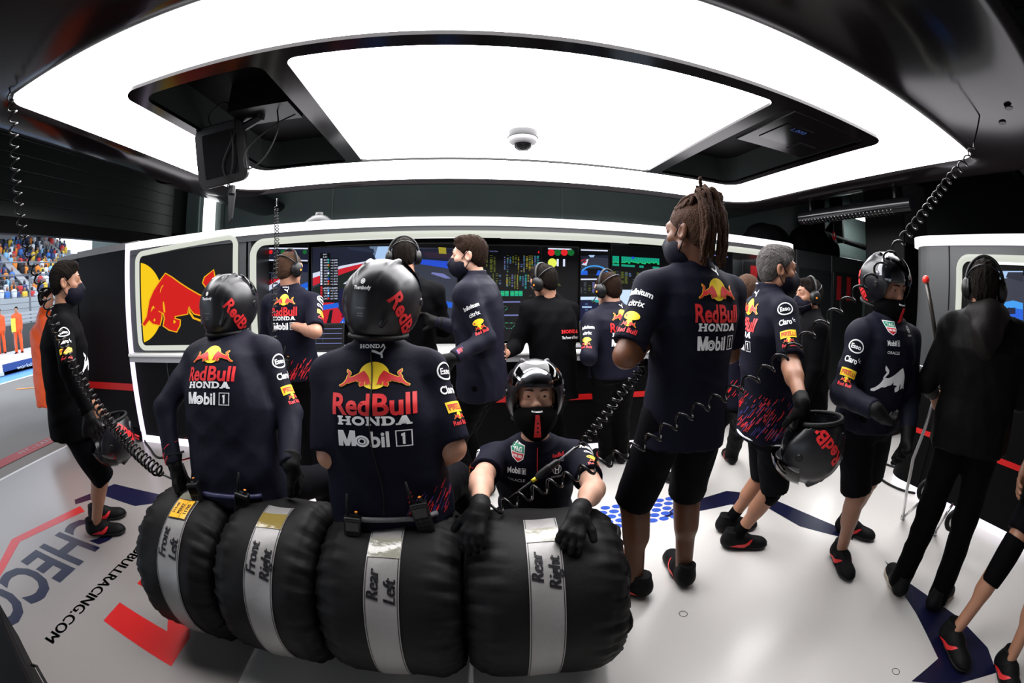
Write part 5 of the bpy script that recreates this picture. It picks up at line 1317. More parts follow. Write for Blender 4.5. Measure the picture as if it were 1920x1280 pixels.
T2 = tyre('front right tyre in a black blanket, its silver band with a yellowed pocket', (-.735, 1.342), .43, .345, ('Front', 'Right'), .02, 132, (97, 110), pocket_y, 2)
T3 = tyre('rear left tyre in a black blanket that the helmeted man in short sleeves sits on', (-.262, 1.31), .50, .347, ('Rear', 'Left'), .0, 138, (108, 121), pocket, 3)
T4 = tyre('rear right tyre in a black blanket, rightmost of the row, under the kneeling man\'s gloves', (.278, 1.274), .55, .343, ('Rear', 'Right'), -.015, 126, (98, 109), pocket, 4)
t, b, C0, R_, h_, _ = T1
a0 = math.radians(108); dv = TF * math.cos(a0) + UP * math.sin(a0); tg = -(TF * -math.sin(a0) + UP * math.cos(a0))
F = Flat().rect(-.055, -.05, .055, .05, card_y, 1).frame(-.055, -.05, .055, .05, .003, black_ink, 2).text('PEREZ', 0, -.006, .018, black_ink, .03, width=.06, layer=2).text('11705', 0, -.04, .018, black_ink, .03, width=.055, layer=2).text('210-68', 0, .026, .014, black_ink, .02, width=.06, layer=2).rect(-.055, -.014, .055, -.012, black_ink, 2)
F.wrap('name_card', bvh_of(b), C0 + TA * .03 + dv * (R_ + .03), tg, -TA, b, reach=.2, lift=.004)
t, b, C0, R_, h_, _ = T4                                        # open edge of the last blanket
B = MB(); B.tube([C0 + TA * (h_ * .97 + .012 * math.sin(9 * a)) + (TF * math.cos(a) + UP * math.sin(a)) * (R_ * .80 + .010 * math.sin(13 * a)) for a in np.linspace(.5, 5.0, 60)], .013, 8); B.build('loose_edge', blanket, t, True)
B = MB(); B.tube([C0 + TA * (h_ * .99 + .012 * math.sin(9 * a)) + (TF * math.cos(a) + UP * math.sin(a)) * (R_ * .77 + .010 * math.sin(13 * a)) for a in np.linspace(2.3, 3.9, 40)], .006, 6); B.build('zip', mat('brown_zip', (.25, .13, .03), .5), t, True)

# ------------------------------------------------------------------ coiled cords
def coil(name, label, pts, R, r, pitch, cat='cable', lead0=0, lead1=0, group=None):
    P = spline(pts, 500); d = np.r_[0, np.cumsum(np.linalg.norm(np.diff(P, axis=0), axis=1))]; L = d[-1]
    ts = np.array([p[0] for p in pitch]) * L; pv = np.array([p[1] for p in pitch])
    s_, th, out = 0.0, 0.0, []
    T = np.gradient(P, axis=0); T /= np.linalg.norm(T, axis=1)[:, None]
    while s_ < L:
        c = np.array([np.interp(s_, d, P[:, i]) for i in range(3)]); tt = unit(np.array([np.interp(s_, d, T[:, i]) for i in range(3)]))
        u = unit(np.cross(tt, [0.3, 1, 0.2])); w = np.cross(tt, u); k = min(1, max(0, (s_ - lead0) / .04)) * min(1, max(0, (L - lead1 - s_) / .04))
        out.append(c + (u * math.cos(th) + w * math.sin(th)) * R * k)
        pt = np.interp(s_, ts, pv); ds = pt / 14 if k > 0 else .02; s_ += ds; th += 2 * math.pi / 14 if k > 0 else 0
    B = MB(); B.tube(out, r, 6); o = B.build(name, mat('gloss_black_cord', (.006, .006, .006), .22, spec=.55), None, True)
    return tag(o, label, cat, group)
A = atd
coil('coiled_cord', 'black coiled cord hanging from the left ceiling corner down past the man at the door',
     [A(34, -30, 2.75), A(32, 110, 2.75), A(18, 180, 2.75), A(24, 215, 2.75), A(30, 330, 2.75), A(45, 440, 2.72), A(80, 545, 2.62), A(112, 630, 2.52), A(160, 725, 2.4), A(225, 815, 2.2), A(275, 865, 2.02), A(308, 890, 1.92), A(345, 905, 1.84)],
     .027, .0060, [(0, .07), (.25, .07), (.45, .062), (.6, .05), (.8, .032), (1, .026)], lead0=.72, lead1=.12)
coil('coiled_cord', 'long black coiled cord from the right ceiling corner to the middle seated man\'s belt',
     [A(1830, 120, 2.9), A(1838, 200, 2.9), A(1828, 260, 2.88), A(1818, 292, 2.85), A(1780, 335, 2.7), A(1735, 395, 2.45), A(1690, 452, 2.2), A(1610, 545, 1.98), A(1520, 625, 1.82), A(1410, 712, 1.62), A(1300, 772, 1.52), A(1200, 835, 1.44), A(1120, 872, 1.40), A(1040, 905, 1.37), A(960, 940, 1.35), A(900, 965, 1.33), A(845, 968, 1.33)],
     .0235, .0056, [(0, .075), (.3, .075), (.42, .088), (.6, .088), (.75, .072), (.9, .062), (1, .05)], lead0=.55, lead1=.10)
coil('coiled_cord', 'black coiled cord running from the tall man\'s elbow down to the kneeling man\'s connector',
     [A(1212, 672, 1.62), A(1196, 700, 1.62), A(1168, 735, 1.62), A(1135, 778, 1.62), A(1105, 815, 1.6), A(1090, 832, 1.56), A(1070, 846, 1.5)],
     .0175, .005, [(0, .034), (1, .034)], lead1=.05)
coil('thin_coiled_cord', 'thin black coiled cord hanging straight down in front of the left screens',
     [A(519, 372, 3.6), A(518, 400, 3.45), A(519, 450, 3.15), A(516, 520, 2.8), A(514, 600, 2.6), A(516, 640, 2.5), A(530, 668, 2.35)],
     .016, .0035, [(0, .05), (1, .042)], lead0=.10)
t = thing('cable_connector', 'black torch shaped cable connector with a yellow ring in front of the kneeling man', 'connector', A(1010, 893, 1.42) - [0, 0, .03])
c0, c1 = A(1076, 840, 1.46), A(945, 942, 1.38); L = lambda k: c0 + (c1 - c0) * k
B = MB(); B.tube([L(.22), L(.25), L(.34), L(.345), L(.50), L(.54)], [.007, .0135, .0145, .0165, .0155, .009], 14); B.build('body', satin_black, t, True, angle=40)
B = MB(); B.tube([L(-.02), L(.23)], .0035, 8); B.build('cable_end', mat('grey_cable', (.25, .25, .26), .3), t, True)
B = MB(); B.tube([L(.54), L(.60)], .0075, 10); B.build('yellow_ring', mat('yellow_ring', (.75, .6, .03), .4), t, True)
B = MB(); B.tube([L(.60), L(1.0)], .0055, 8); B.build('cable_tail', rubber, t, True)
# ------------------------------------------------------------------ jack stand by the right station
t = thing('jack_lance', 'tall leaning black pole with red ball top and chrome feet by the right station', 'jack', atz(1730, 960, 0))
p0, p1, p2 = A(1736, 524, 2.55), A(1762, 700, 2.62), A(1706, 880, 2.75)
B = MB(); B.tube([p0, p0 + (p1 - p0) * .5, p1, p1 + [0, 0, -.06]], .0135, 12); B.build('pole', mat('dark_pole', (.05, .045, .04), .3, metal=.5), t, True)
B = MB(); B.lathe([(.022 * math.sin(a), -.022 * math.cos(a)) for a in np.linspace(0.01, 3.13, 12)], p0, (0, 0, 1), 18); B.build('ball', mat('red_ball', (.8, .03, .02), .3), t, True)
f1, f2 = atz(1693, 970, .012), atz(1752, 1000, .012)
B = MB(); B.tube([p1 + [0, 0, -.05], A(1735, 800, 2.7), A(1712, 860, 2.72), A(1700, 920, 2.72), f1], .011, 10); B.tube([f1, A(1718, 948, 2.9), A(1732, 925, 3.0)], .010, 8); B.tube([f2, A(1775, 962, 2.95), A(1786, 945, 3.05)], .010, 8); B.tube([f2, A(1746, 975, 2.85), A(1760, 930, 3.0)], .010, 8)
for f in (f1, f2): B.lathe([(0, .02), (.02, .018), (.022, -.010), (0, -.011)], f, (0, 0, 1), 12)
B.build('frame', steel, t, True)
for px, py in ((1738, 918), (1790, 975)):
    c = A(px, py, 3.0); c[2] = max(c[2], .085); B = MB(); B.lathe([(.05, -.012), (.078, -.014), (.082, 0), (.078, .014), (.05, .012), (.05, -.012)], c, (.6, .8, 0), 28); w = B.build('wheel', rubber, t, True)
    B = MB(); B.lathe([(.0, -.014), (.05, -.01), (.05, .01), (0, .014)], c, (.6, .8, 0), 20); B.build('hub', steel, w, True, angle=40)
for pts, lb in (([(1640, 880), (1655, 900), (1690, 918), (1720, 925)], 'black hose lying on the floor at the foot of the right station'), ([(1655, 868), (1690, 880), (1725, 900), (1790, 935)], 'second thin black hose on the floor against the lit base of the right station'), ([(262, 812), (280, 838), (300, 858), (322, 852), (345, 846)], 'black cable lying on the floor at the left end of the lit station')):
    B = MB(); B.tube(spline([atz(x, y, .012) for x, y in pts], 30), .011, 8); tag(B.build('hose', rubber, None, True), lb, 'hose')
t = thing('caster_trolley', 'small castor wheel of a trolley on the floor behind the helmeted man at right', 'wheel', atz(1590, 888, 0))
c = atz(1588, 886, .03); B = MB(); B.lathe([(0, -.012), (.03, -.012), (.03, .012), (0, .012)], c, (1, 0, 0), 20); B.build('tread', rubber, t, True, angle=40)
B = MB(); B.box(c + [-.02, -.02, .02], c + [.02, .02, .06]); B.build('bracket', steel, t)
# ------------------------------------------------------------------ lockers and bags at the back right
locker = mat('charcoal_locker', (.030, .032, .034), .4)
for i, (x0, x1, lb, n11) in enumerate(((3.75, 4.85, 'dark grey locker with a red number 11 seen behind the grey-haired man', (4.1, 1.70)), (4.87, 5.75, 'tall dark grey locker behind the man with headset', None), (5.77, 6.75, 'tall dark grey locker with a red number 11 left of the standing helmeted man', (6.1, 1.70)))):
    t = thing('locker', lb, 'locker', ((x0 + x1) / 2, 5.0, 0), 'dark lockers at the back')
    B = MB(); B.box((x0, 4.72, .0), (x1, 5.5, 2.22)); B.build('body', locker, t, bevel=.015)
    B = MB(); B.box((x0 + .03, 4.70, .1), (x1 - .03, 4.722, 1.95)); d = B.build('door', mat('locker_door', (.024, .026, .028), .35), t, bevel=.006)
    B = MB(); B.box((x1 - .10, 4.685, 1.0), (x1 - .08, 4.70, 1.2)); B.build('handle', satin_black, d)
    if n11: F = Flat().text('11', n11[0], n11[1] - .17, .36, mat('dull_red_print', (.35, .012, .015), .5), .06, width=.42); F.build('number', (0, 4.699, 0), (1, 0, 0), (0, 0, 1), d)
def bag(label, c, r, seed, ear=False):
    s = SDF(np.array(c) - np.array(r) - .35, np.array(c) + np.array(r) + .45, .022); s.ell(c, r, k=0); s.box(np.array(c) - [0, 0, r[2] * .5], (r[0] * .9, r[1] * .8, r[2] * .5), rad=.08, k=.1)
    if ear: s.rc(np.array(c) + [r[0] * .75, 0, r[2] * .6], np.array(c) + [r[0] * .98, 0, r[2] * 1.55], .10, .03, k=.12)
    s.cut((0, 0, -1), (0, 0, 2.225)); s.folds(.012, seed, 14); t = thing('kit_bag', label, 'bag', (c[0], c[1], 2.225)); s.build('body', black_cloth, t); return t
bag('black kit bag on top of the lockers, the lower and left one', (4.45, 4.95, 2.36), (.42, .25, .22), 3)
g = bag('black kit bag with peaked corner and red mark on the lockers', (5.55, 4.95, 2.42), (.55, .28, .27), 5, True)
F = Flat().ell(0, 0, .05, .075, red_ink, 1).ell(0, .02, .02, .03, white_ink, 2); F.build('emblem', (5.72, 4.62, 2.52), (1, 0, 0), (0, 0, 1), g)
t = thing('speaker_cabinet', 'black box cabinet standing above the back of the right station', 'cabinet', (5.0, 2.9, 2.07))
B = MB(); B.box((4.62, 2.6, 0), (5.3, 3.2, 3.05)); B.build('body', panel_black, t, bevel=.02)
B = MB(); B.box((4.65, 2.59, 2.2), (5.27, 2.605, 2.95)); B.build('front', mat('grille', (.006, .006, .006), .8), t)
t = thing('pipe_run', 'dark horizontal pipe and bracket high on the back wall at right', 'pipe', (7.2, 5.8, 2.4))
B = MB(); B.tube([(6.6, 5.7, 2.75), (9.1, 5.7, 2.62)], .06, 12); B.build('pipe', wall_dark, t, True); 
for x in (6.7, 7.3): B = MB(); B.box((x, 5.65, 2.65), (x + .05, 5.98, 3.6)); B.build('bracket', wall_dark, t)
t = thing('roof_light', 'round dark spotlight lying on the canopy near the thin hanging cord', 'spotlight', (-1.35, 4.2, 2.085))
B = MB(); B.lathe([(0, .0), (.16, .0), (.18, .03), (.16, .10), (.08, .16), (0, .165)], (-1.45, 4.15, 2.087), (0, 0, 1), 30); B.build('body', satin_black, t, True, angle=40); B = MB(); B.lathe([(.05, .165), (.04, .2), (0, .2)], (-1.45, 4.15, 2.087), (0, 0, 1), 16); B.build('knob', satin_black, t, True)
# black case at the lower left corner of the view
t = thing('equipment_case', 'black equipment case at the lower left corner of the floor graphic', 'case', (-2.45, .35, 0))
pp = [atz(0, 1150, .35), atz(26, 1210, .35), atz(62, 1284, .35)]; a_, b_ = pp[0], pp[2]; d_ = unit(b_ - a_); nn = np.array([d_[1], -d_[0], 0]); nn = nn if nn[0] < 0 else -nn
B = MB(); q = [a_ - d_ * .3, b_ + d_ * .5, b_ + d_ * .5 + nn * .5, a_ - d_ * .3 + nn * .5]; B.prism([(p[0], p[1], .02) for p in q], (0, 0, 0), (0, 0, .33)); B.build('body', panel_black, t, bevel=.012)
B = MB(); q2 = [a_ - d_ * .3 - nn * .004, b_ + d_ * .5 - nn * .004, b_ + d_ * .5 + nn * .504, a_ - d_ * .3 + nn * .504]; B.prism([(p[0], p[1], .25) for p in q2], (0, 0, 0), (0, 0, .012)); B.build('lid_trim', rubber, t)
B = MB(); m_ = (a_ + b_) / 2; B.tube([m_ - nn * .01 + d_ * .1 - [0, 0, .18], m_ - nn * .03 + d_ * .1 - [0, 0, .2], m_ - nn * .03 - d_ * .1 - [0, 0, .2], m_ - nn * .01 - d_ * .1 - [0, 0, .18]], .008, 8); B.build('handle', rubber, t, True)
# ------------------------------------------------------------------ outside the door
conc = mat('worn_concrete', (.20, .185, .165), .7, vary=(.6, (.16, .14, .125)))
asph = mat('dark_asphalt', (.035, .037, .045), .8)
B = MB(); B.box((-60, -20, -.12), (-4.55, 60, -.004)); gr = struct(B.build('ground', conc))
def gm(name, x0, x1, m, z=.002, y0=-20, y1=60): F = Flat().rect(x0, y0, x1, y1, m); return F.build(name, (0, 0, z), (1, 0, 0), (0, 1, 0), gr, lift=0)
gm('pit_lane_line', -5.12, -4.86, mat('dull_red_line', (.33, .02, .02), .6))
F = Flat().text('PIT - LANE', 0, 0, .11, grey_ink, .0, width=.62); F.build('pit_lane_lettering', (-4.96, 2.85, .004), (0, 1, 0), (-1, 0, 0), gr, lift=0)
gm('white_line', -10.55, -10.40, white_ink, .002); gm('blue_band', -12.2, -10.55, mat('blue_road_paint', (.10, .30, .60), .6), .001); gm('asphalt_lane', -60, -12.2, asph, .001); gm('white_line', -12.35, -12.2, white_ink, .002)
F = Flat()
for i in range(8): F.text('ROSSIYA'[i % 7] if False else 'OC8GO9CO'[i], -6 + i * 2.2, 0, 1.0, white_ink, .05, width=1.7)
F.build('road_lettering', (-11.9, 8.5, .004), (0, 1, 0), (-1, 0, 0), gr, lift=0)
for k in range(3): pass
F = Flat().poly([(-9.2, 4.9), (-8.2, 5.4), (-8.2, 5.5), (-9.2, 5.0)], orange_ink).poly([(-9.6, 6.3), (-9.0, 6.4), (-9.0, 6.5), (-9.6, 6.4)], orange_ink); F.build('paint_scribble', (0, 0, .003), (1, 0, 0), (0, 1, 0), gr, lift=0)
B = MB(); B.box((-8.0, -20, 2.75), (-4.75, 4.3, 3.0)); struct(B.build('trim_pit_overhang', mat('grey_soffit', (.09, .085, .08), .6)))
# pit wall, fence, grandstand
pw = thing('pit_wall', 'grey concrete pit wall with railings across the track outside the door', 'wall', (-18, 10, 0))
wallc = mat('grey_barrier', (.16, .165, .17), .7); paleb = mat('pale_barrier_panel', (.42, .45, .47), .5)
B = MB(); B.box((-18.4, -10, 0), (-18.0, 50, 1.0)); B.build('concrete', mat('dark_barrier', (.055, .058, .06), .7), pw)
B = MB(); B.box((-20.2, -10, 0), (-20, 60, 2.1)); B.build('barrier_panel', paleb, pw)
B = MB()
for z in (1.12, 1.27, 1.42): B.box((-18.25, -10, z - .05), (-18.15, 50, z + .05))
B.build('guard_rail', mat('pale_rail', (.34, .36, .38), .4), pw)
t = thing('catch_fence', 'tall wire catch fence on posts in front of the grandstand', 'fence', (-19, 15, 0)); fm = mat('fence_steel', (.14, .15, .17), .5)
for y in np.arange(6, 34, 1.9): B = MB(); B.tube([(-19.2, y, 0), (-19.2, y, 3.0), (-18.7, y, 3.5)], .06, 6); B.build('post', fm, t)
B = MB()
for z in np.arange(.9, 3.1, .24): B.tube([(-19.2, 4, z), (-19.2, 36, z)], .012, 4)
B.tube([(-18.7, 4, 3.5), (-18.7, 36, 3.5)], .03, 4); B.tube([(-19.2, 4, 3.0), (-19.2, 36, 3.0)], .03, 4); B.build('wires', fm, t)
gs = thing('grandstand', 'stepped grandstand under a dark roof beyond the track', 'grandstand', (-33, 20, 0))
B = MB(); ROWS = 15
for i in range(ROWS): B.box((-27.0 - i * .85, 4, 0), (-26.1 - i * .85, 26, 2.1 + i * .42))
B.build('terrace', mat('stand_concrete', (.20, .22, .24), .8), gs)
B = MB(); B.box((-42, 4, 8.6), (-30, 26, 9.0)); B.build('roof', mat('stand_roof', (.02, .03, .03), .7), gs)
B = MB()
for y in np.arange(6, 25, 2.0): B.box((-40.5, y, 2), (-40.3, y + 1.8, 8.6))
B.build('rear_glazing', mat('teal_glazing', (.05, .14, .13), .3), gs)
for y in (16.4, 23.4): B = MB(); B.prism([(-26, y, 2.15), (-26, y + .7, 2.15), (-38.8, y + .7, 8.45), (-38.8, y, 8.45)], (0, 0, .02), (0, 0, .08)); B.build('stairs', mat('stair_grey', (.33, .34, .36), .7), gs)
def spectator_mesh(col, hat):
    B = MB(); B.lathe([(0, 0), (.17, .02), (.2, .25), (.23, .52), (.17, .60), (.06, .64), (0, .64)], (0, 0, 0), (0, 0, 1), 8, 0); B.lathe([(0, .62), (.09, .66), (.11, .75), (.08, .85), (0, .88)], (0, 0, 0), (0, 0, 1), 8, 1); return keep(B.build('person', [mat('coat_' + col[0], col[1], .7), hat], None, True, False))
SC = [('red', (.55, .03, .03)), ('orange', (.75, .22, .02)), ('white', (.7, .72, .75)), ('blue', (.05, .18, .55)), ('black', (.02, .02, .025)), ('yellow', (.75, .5, .05)), ('light blue', (.25, .5, .8)), ('grey', (.25, .27, .3)), ('dark blue', (.03, .05, .16))]
skm = mat('spectator_head', (.28, .15, .1), .7); dkm = mat('spectator_cap', (.03, .03, .035), .7)
sm = [spectator_mesh(c, skm if i % 2 else dkm) for i, c in enumerate(SC)]
rg = np.random.RandomState(12); cnt = 0
for i in range(ROWS):
    xr = -26.6 - i * .85; y0, y1 = -xr * .50, -xr * .735
    for y in np.arange(y0, min(y1, 25.6), .50):
        if rg.rand() < .10 or cnt >= 296 or 16.3 < y < 17.2 or 23.3 < y < 24.2: continue
        k = rg.randint(len(SC)); k = k if rg.rand() < .75 else rg.choice([2, 4, 8]); o = bpy.data.objects.new('person', sm[k]); COL.objects.link(o); cnt += 1
        o.location = (xr + rg.uniform(-.1, .1), y + rg.uniform(-.12, .12), 2.1 + i * .42); o.scale = (1, 1, rg.uniform(.85, 1.15))
        tag(o, 'tiny spectator in a %s coat in the far grandstand crowd' % SC[k][0], 'person', 'spectators in %s on the grandstand' % SC[k][0])
t = thing('marshal_stand', 'low platform with a blue sponsor board that two orange marshals stand on', 'platform', (-12.6, 6.9, 0))
B = MB(); B.box((-17.2, 5.0, .02), (-11.6, 11.5, .10)); B.build('deck', white_lac, t); B = MB(); B.box((-11.66, 5.9, 0), (-11.6, 7.45, .28)); B.box((-11.66, 4.3, 0), (-11.6, 5.7, .30)); B.build('board', mat('blue_board', (.02, .06, .25), .5), t)
F = Flat().text('workday', -6.9, .09, .10, white_ink, .0, width=.75); 
for V_, F_, m_, l_ in F.p: V_[:, 0] *= 1
F2 = Flat(); F2.text('workday', 0, 0, .10, white_ink, .0, width=.75); F2.build('board_lettering', (-11.595, 6.75, .08), (0, 1, 0), (0, 0, 1), t)
t = thing('flag_board', 'yellow board on a stick held by the marshal in orange', 'sign', (-15.6, 8.6, .30))
B = MB(); B.box((-15.62, 8.52, .85), (-15.59, 8.72, 1.3)); B.build('board', mat('bright_yellow', (.8, .8, .05), .5), t); B = MB(); B.tube([(-15.6, 8.62, .31), (-15.6, 8.62, .9)], .015, 6); B.build('stick', fm, t)
# ------------------------------------------------------------------ the crew
build_protos()
dark_sh = {'shoe': shoe_black}
p2 = person('seated person in black helmet and long navy jacket on the front tyres, back turned', dict(
    D=1.80, pel=(450, 912), neck=(432, 634, .20), az=-2, head=(14, -4, 0), headpx=(437, 580, 2.03), s=1.0, w=1.03, top='jacket', bot='trousers', girth=1.22, bend=.03, gloves='LR', eyes=False,
    Larm=((304, 775), (328, 872)), Rarm=((545, 775), (545, 872)), Lhand=dict(f=(.1, .2, -1), curl=.5), Rhand=dict(f=(.1, .4, -1), curl=.5),
    Lleg=(('v', -.35, .9, -.25), ('v', -.05, .35, -1)), Rleg=(('v', .45, .9, -.25), ('v', .05, .35, -1)), gear=['helmet'], h=.0085, seed=2, tone='pale', botmat=short_cloth))
p3 = person('seated person in black helmet and short-sleeved shirt on the rear left tyre', dict(
    D=1.45, pel=(735, 935), neck=(706, 655, .06), az=-2, saz=-4, head=(18, -8, 3), headpx=(724, 575, 1.50), s=1.03, w=1.02, top='tee', bot='trousers', girth=1.27, depth=1.2, bend=.03, eyes=False, sleeve=.93,
    Larm=((618, 856), ('v', .3, .9, -.35)), Rarm=((852, 846), ('v', -.35, .8, -.55)), Lhand=dict(skip=1), Rhand=dict(skip=1), botmat=short_cloth, hem=-.09,
    Lleg=(('v', -.3, .9, -.2), ('v', -.05, .35, -1)), Rleg=(('v', .35, .9, -.2), ('v', .05, .35, -1)), gear=['helmet'], h=.0075, seed=4, tone='mid', crease=.0065))
p9 = person('kneeling person in black helmet facing forward with gloved hands on the last tyre', dict(
    D=1.74, pel3=(.36, 1.86, .36), neck=(1004, 832, 0), az=187, head=(186, 5, 0), headpx=(1003, 744, 1.70), s=1.0, w=1.08, top='tee', bot='shorts', girth=1.05, sleeve=.72, gloves='LR', hh=.0035, collar=.03,
    Rarm=((903, 898), (900, 952)), Larm=((1114, 916), (1086, 958)), Rhand=dict(f=(-.25, -.55, -.45), n=(-.3, -.35, .9), curl=.42), Lhand=dict(f=(-.40, -.70, -.40), n=(.0, -.45, .9), curl=.5, spread=.25),
    Lleg=(('v', -.72, .12, -.5), ('v', .3, -1, -.1)), Rleg=(('v', .72, .12, -.5), ('v', -.3, -1, -.1)), gear=['helmet', 'guard'], h=.0065, seed=6, tone='pale', hair='ginger'))
p10 = person('tall person with dreadlocks in navy shirt and shorts, arms folded, back turned', dict(
    D=1.80, pel=(1285, 775), neck=(1302, 506, 0), az=2, saz=-4, head=(-26, -2, 0), headpx=(1295, 440, 1.76), s=1.06, w=1.12, top='tee', bot='shorts', girth=1.02, hem=-.2, sleeve=.84, hh=.004, short=1.02,
    Larm=((1172, 668), ('v', .75, .62, .12)), Rarm=(('v', .25, .22, -1), ('v', -.7, .7, .2)), Rhand=dict(skip=1), Lhand=dict(curl=.7),
    Lleg=('floor', 1190, 1086, np.array([-.3, .6, 0])), Rleg=('floor', 1282, 1062, np.array([.1, 1, 0])), Lfoot=-48, Rfoot=8, style='hair_dread', gear=['mask'], hair='dread', h=.0075, seed=8, tone='brown', collar=.06, limb=1.16, shoesize=1.1, crease=.0055))
p6 = person('person in navy jacket and dark face mask turned left at the middle screens', dict(
    D=2.62, pel=(905, 712), neck=(893, 524, 0), az=-72, saz=-66, head=(-78, -2, 0), headpx=(879, 482, 2.62), s=1.02, top='jacket', bot='trousers', hem=-.16, gloves='LR', hh=.0048,
    Larm=((915, 645), (850, 672)), Rarm=(('v', .05, .4, -1), ('v', -.2, 1, .25)), Lhand=dict(f=(-.9, .3, -.3)), Lleg=('floor', 884, 925), Rleg=('floor', 905, 905), Lfoot=-80, Rfoot=-60, style='hair_short', gear=['mask'], hair='brown', seed=10, tone='pale'))
p7 = person('person in plain black jacket with red lettering and headset leaning over the desk', dict(
    D=3.05, pel=(1036, 715), neck=(1030, 562, .10), az=-12, saz=-20, head=(-42, -12, -6), headpx=(1020, 530, 3.12), s=1.0, top='jacket', topmat=black_cloth, bot='trousers', hem=-.22, bend=.02, hh=.0055,
    Larm=((965, 655), (948, 662)), Rarm=(('v', .1, .4, -.9), ('v', -.2, 1, .1)), Lleg=('floor', 1010, 845), Rleg=('floor', 1050, 845), style='hair_short', gear=['headset'], hair='dark', seed=12, tone='mid', h=.011))
p8 = person('person in long navy jacket and headset at the right end of the screens, back turned', dict(
    D=3.02, pel=(1152, 690), neck=(1150, 578, 0), az=-8, saz=-10, head=(-30, -8, -4), headpx=(1140, 543, 3.02), s=.98, top='jacket', bot='trousers', hh=.0055,
    Larm=((1104, 668), (1100, 640, 'f')), Rarm=(('v', .2, .4, -.9), ('v', -.2, 1, .1)), Lleg=('floor', 1138, 850), Rleg=('floor', 1166, 848), Lfoot=-15, Rfoot=20, style='hair_crop', gear=['headset'], hair='brown', seed=14, tone='pale', h=.011))
p4 = person('person in navy short-sleeved shirt and headset watching the left screens, back turned', dict(
    D=3.10, pel=(553, 692), neck=(545, 548, 0), az=2, saz=2, head=(28, -4, 0), headpx=(543, 506, 3.10), s=1.0, top='tee', bot='trousers', hem=-.12, sleeve=.9, hh=.0055,
    Rarm=((592, 622), ('v', -.9, .4, .15)), Larm=(('v', -.25, .2, -1), ('v', .8, .6, .1)), Lhand=dict(skip=1), Lleg=('floor', 572, 885), Rleg=('floor', 598, 884), Lfoot=-5, Rfoot=58, style='hair_crop', gear=['headset'], hair='ginger', seed=16, tone='mid', h=.010))
p5 = person('person in black jacket and headset behind the seated man\'s helmet, back turned', dict(
    D=3.05, pel=(775, 695), neck=(768, 528, 0), az=6, head=(-12, -6, 0), headpx=(757, 482, 3.05), s=1.03, top='jacket', topmat=black_cloth, bot='trousers', hh=.0055,
    Larm=(('v', -.15, .3, -1), ('v', .1, 1, .1)), Rarm=(('v', .2, .3, -1), ('v', -.1, 1, .1)), Lleg=('floor', 760, 860), Rleg=('floor', 795, 858), style='hair_short', gear=['headset'], hair='dark', seed=18, tone='mid', h=.012))
p11 = person('short-haired person half hidden between the tall man and the grey-haired man', dict(
    D=2.72, pel=(1393, 740), neck=(1402, 592, 0), az=22, saz=18, head=(50, -2, 0), headpx=(1402, 552, 2.72), s=.98, top='tee', bot='trousers', hh=.0055,
    Lleg=('floor', 1282, 893), Rleg=('floor', 1372, 850), Lfoot=-30, Rfoot=20, style='hair_crop', gear=['mask'], hair='ginger', seed=20, tone='pale', h=.011))
p12 = person('grey-haired person in navy shirt, shorts and face mask facing right and holding a helmet', dict(
    D=2.26, pel=(1440, 785), neck=(1440, 552, 0), az=112, saz=106, head=(112, -2, 0), headpx=(1458, 508, 2.26), s=.98, w=1.08, top='tee', bot='shorts', girth=1.12, depth=1.18, hem=-.13, sleeve=.86, gloves='R', hh=.0042,
    Rarm=((1483, 686), (1504, 756)), Larm=(('v', -.2, .1, -1), ('v', .1, .5, -1)), Rhand=dict(f=(.25, .0, -1), curl=.8), Rleg=('floor', 1380, 1004, np.array([.9, -.3, 0])), Lleg=('floor', 1368, 974, np.array([.9, -.3, 0])), Rfoot=112, Lfoot=100,
    style='hair_short', gear=['mask'], hair='grey', socks=.10, seed=22, tone='tan', h=.0085, short=.99, collar=.05, girthx=1))
p13 = person('person in black with headset and mask behind the grey-haired man', dict(
    D=3.25, pel=(1515, 745), neck=(1520, 592, 0), az=-60, head=(-72, 0, 0), headpx=(1516, 556, 3.25), s=.98, top='jacket', topmat=black_cloth, bot='trousers', hh=.0055, style='hair_short', gear=['mask', 'headset'], hair='dark', seed=24, tone='leg', h=.012,
    Lleg=('floor', 1505, 865), Rleg=('floor', 1530, 865)))
p14 = person('standing person in black helmet and navy jacket with a white bull print', dict(
    D=2.30, pel=(1628, 778), neck=(1664, 602, -.02), az=188, saz=196, head=(192, -20, 4), headpx=(1664, 538, 2.28), s=1.0, top='jacket', bot='shorts', girth=.98, hem=-.1, gloves='LR', hh=.0045,
    Rarm=(('v', .38, .12, -1), (1642, 768)), Larm=(('v', -.1, .2, -1), ('v', .5, .6, -.6)), Rhand=dict(f=(.7, -.3, -.5), curl=.6), Rleg=('floor', 1578, 1030, np.array([-.1, -1, 0])), Lleg=('floor', 1592, 978, np.array([.3, -1, 0])), Rfoot=205, Lfoot=150,
    gear=['helmet', 'guard'], seed=26, tone='leg', h=.009, short=.90, hair='brown'))
p15 = person('person in dark hooded rain jacket and headset watching the right screen, back turned', dict(
    D=2.35, pel=(1822, 800), neck=(1850, 590, 0), az=66, saz=62, head=(72, -4, 0), headpx=(1846, 542, 2.35), s=1.0, w=1.12, top='rain', bot='trousers', girth=1.16, depth=1.15, hem=-.2, hh=.0055,
    Larm=(('v', -.35, .1, -1), ('v', .2, .8, -.3)), Rarm=(('v', .25, .1, -1), ('v', -.1, .8, -.3)), Lleg=('floor', 1690, 1084, np.array([.6, .3, 0])), Rleg=('floor', 1762, 1112, np.array([.6, .3, 0])), Lfoot=40, Rfoot=88, style='hair_short', gear=['headset'], hair='dark', seed=28, tone='mid', h=.011,
    shoemats={'shoe': shoe_black, 'sole': sole_white}, shoeskip=('side_stripe',)))
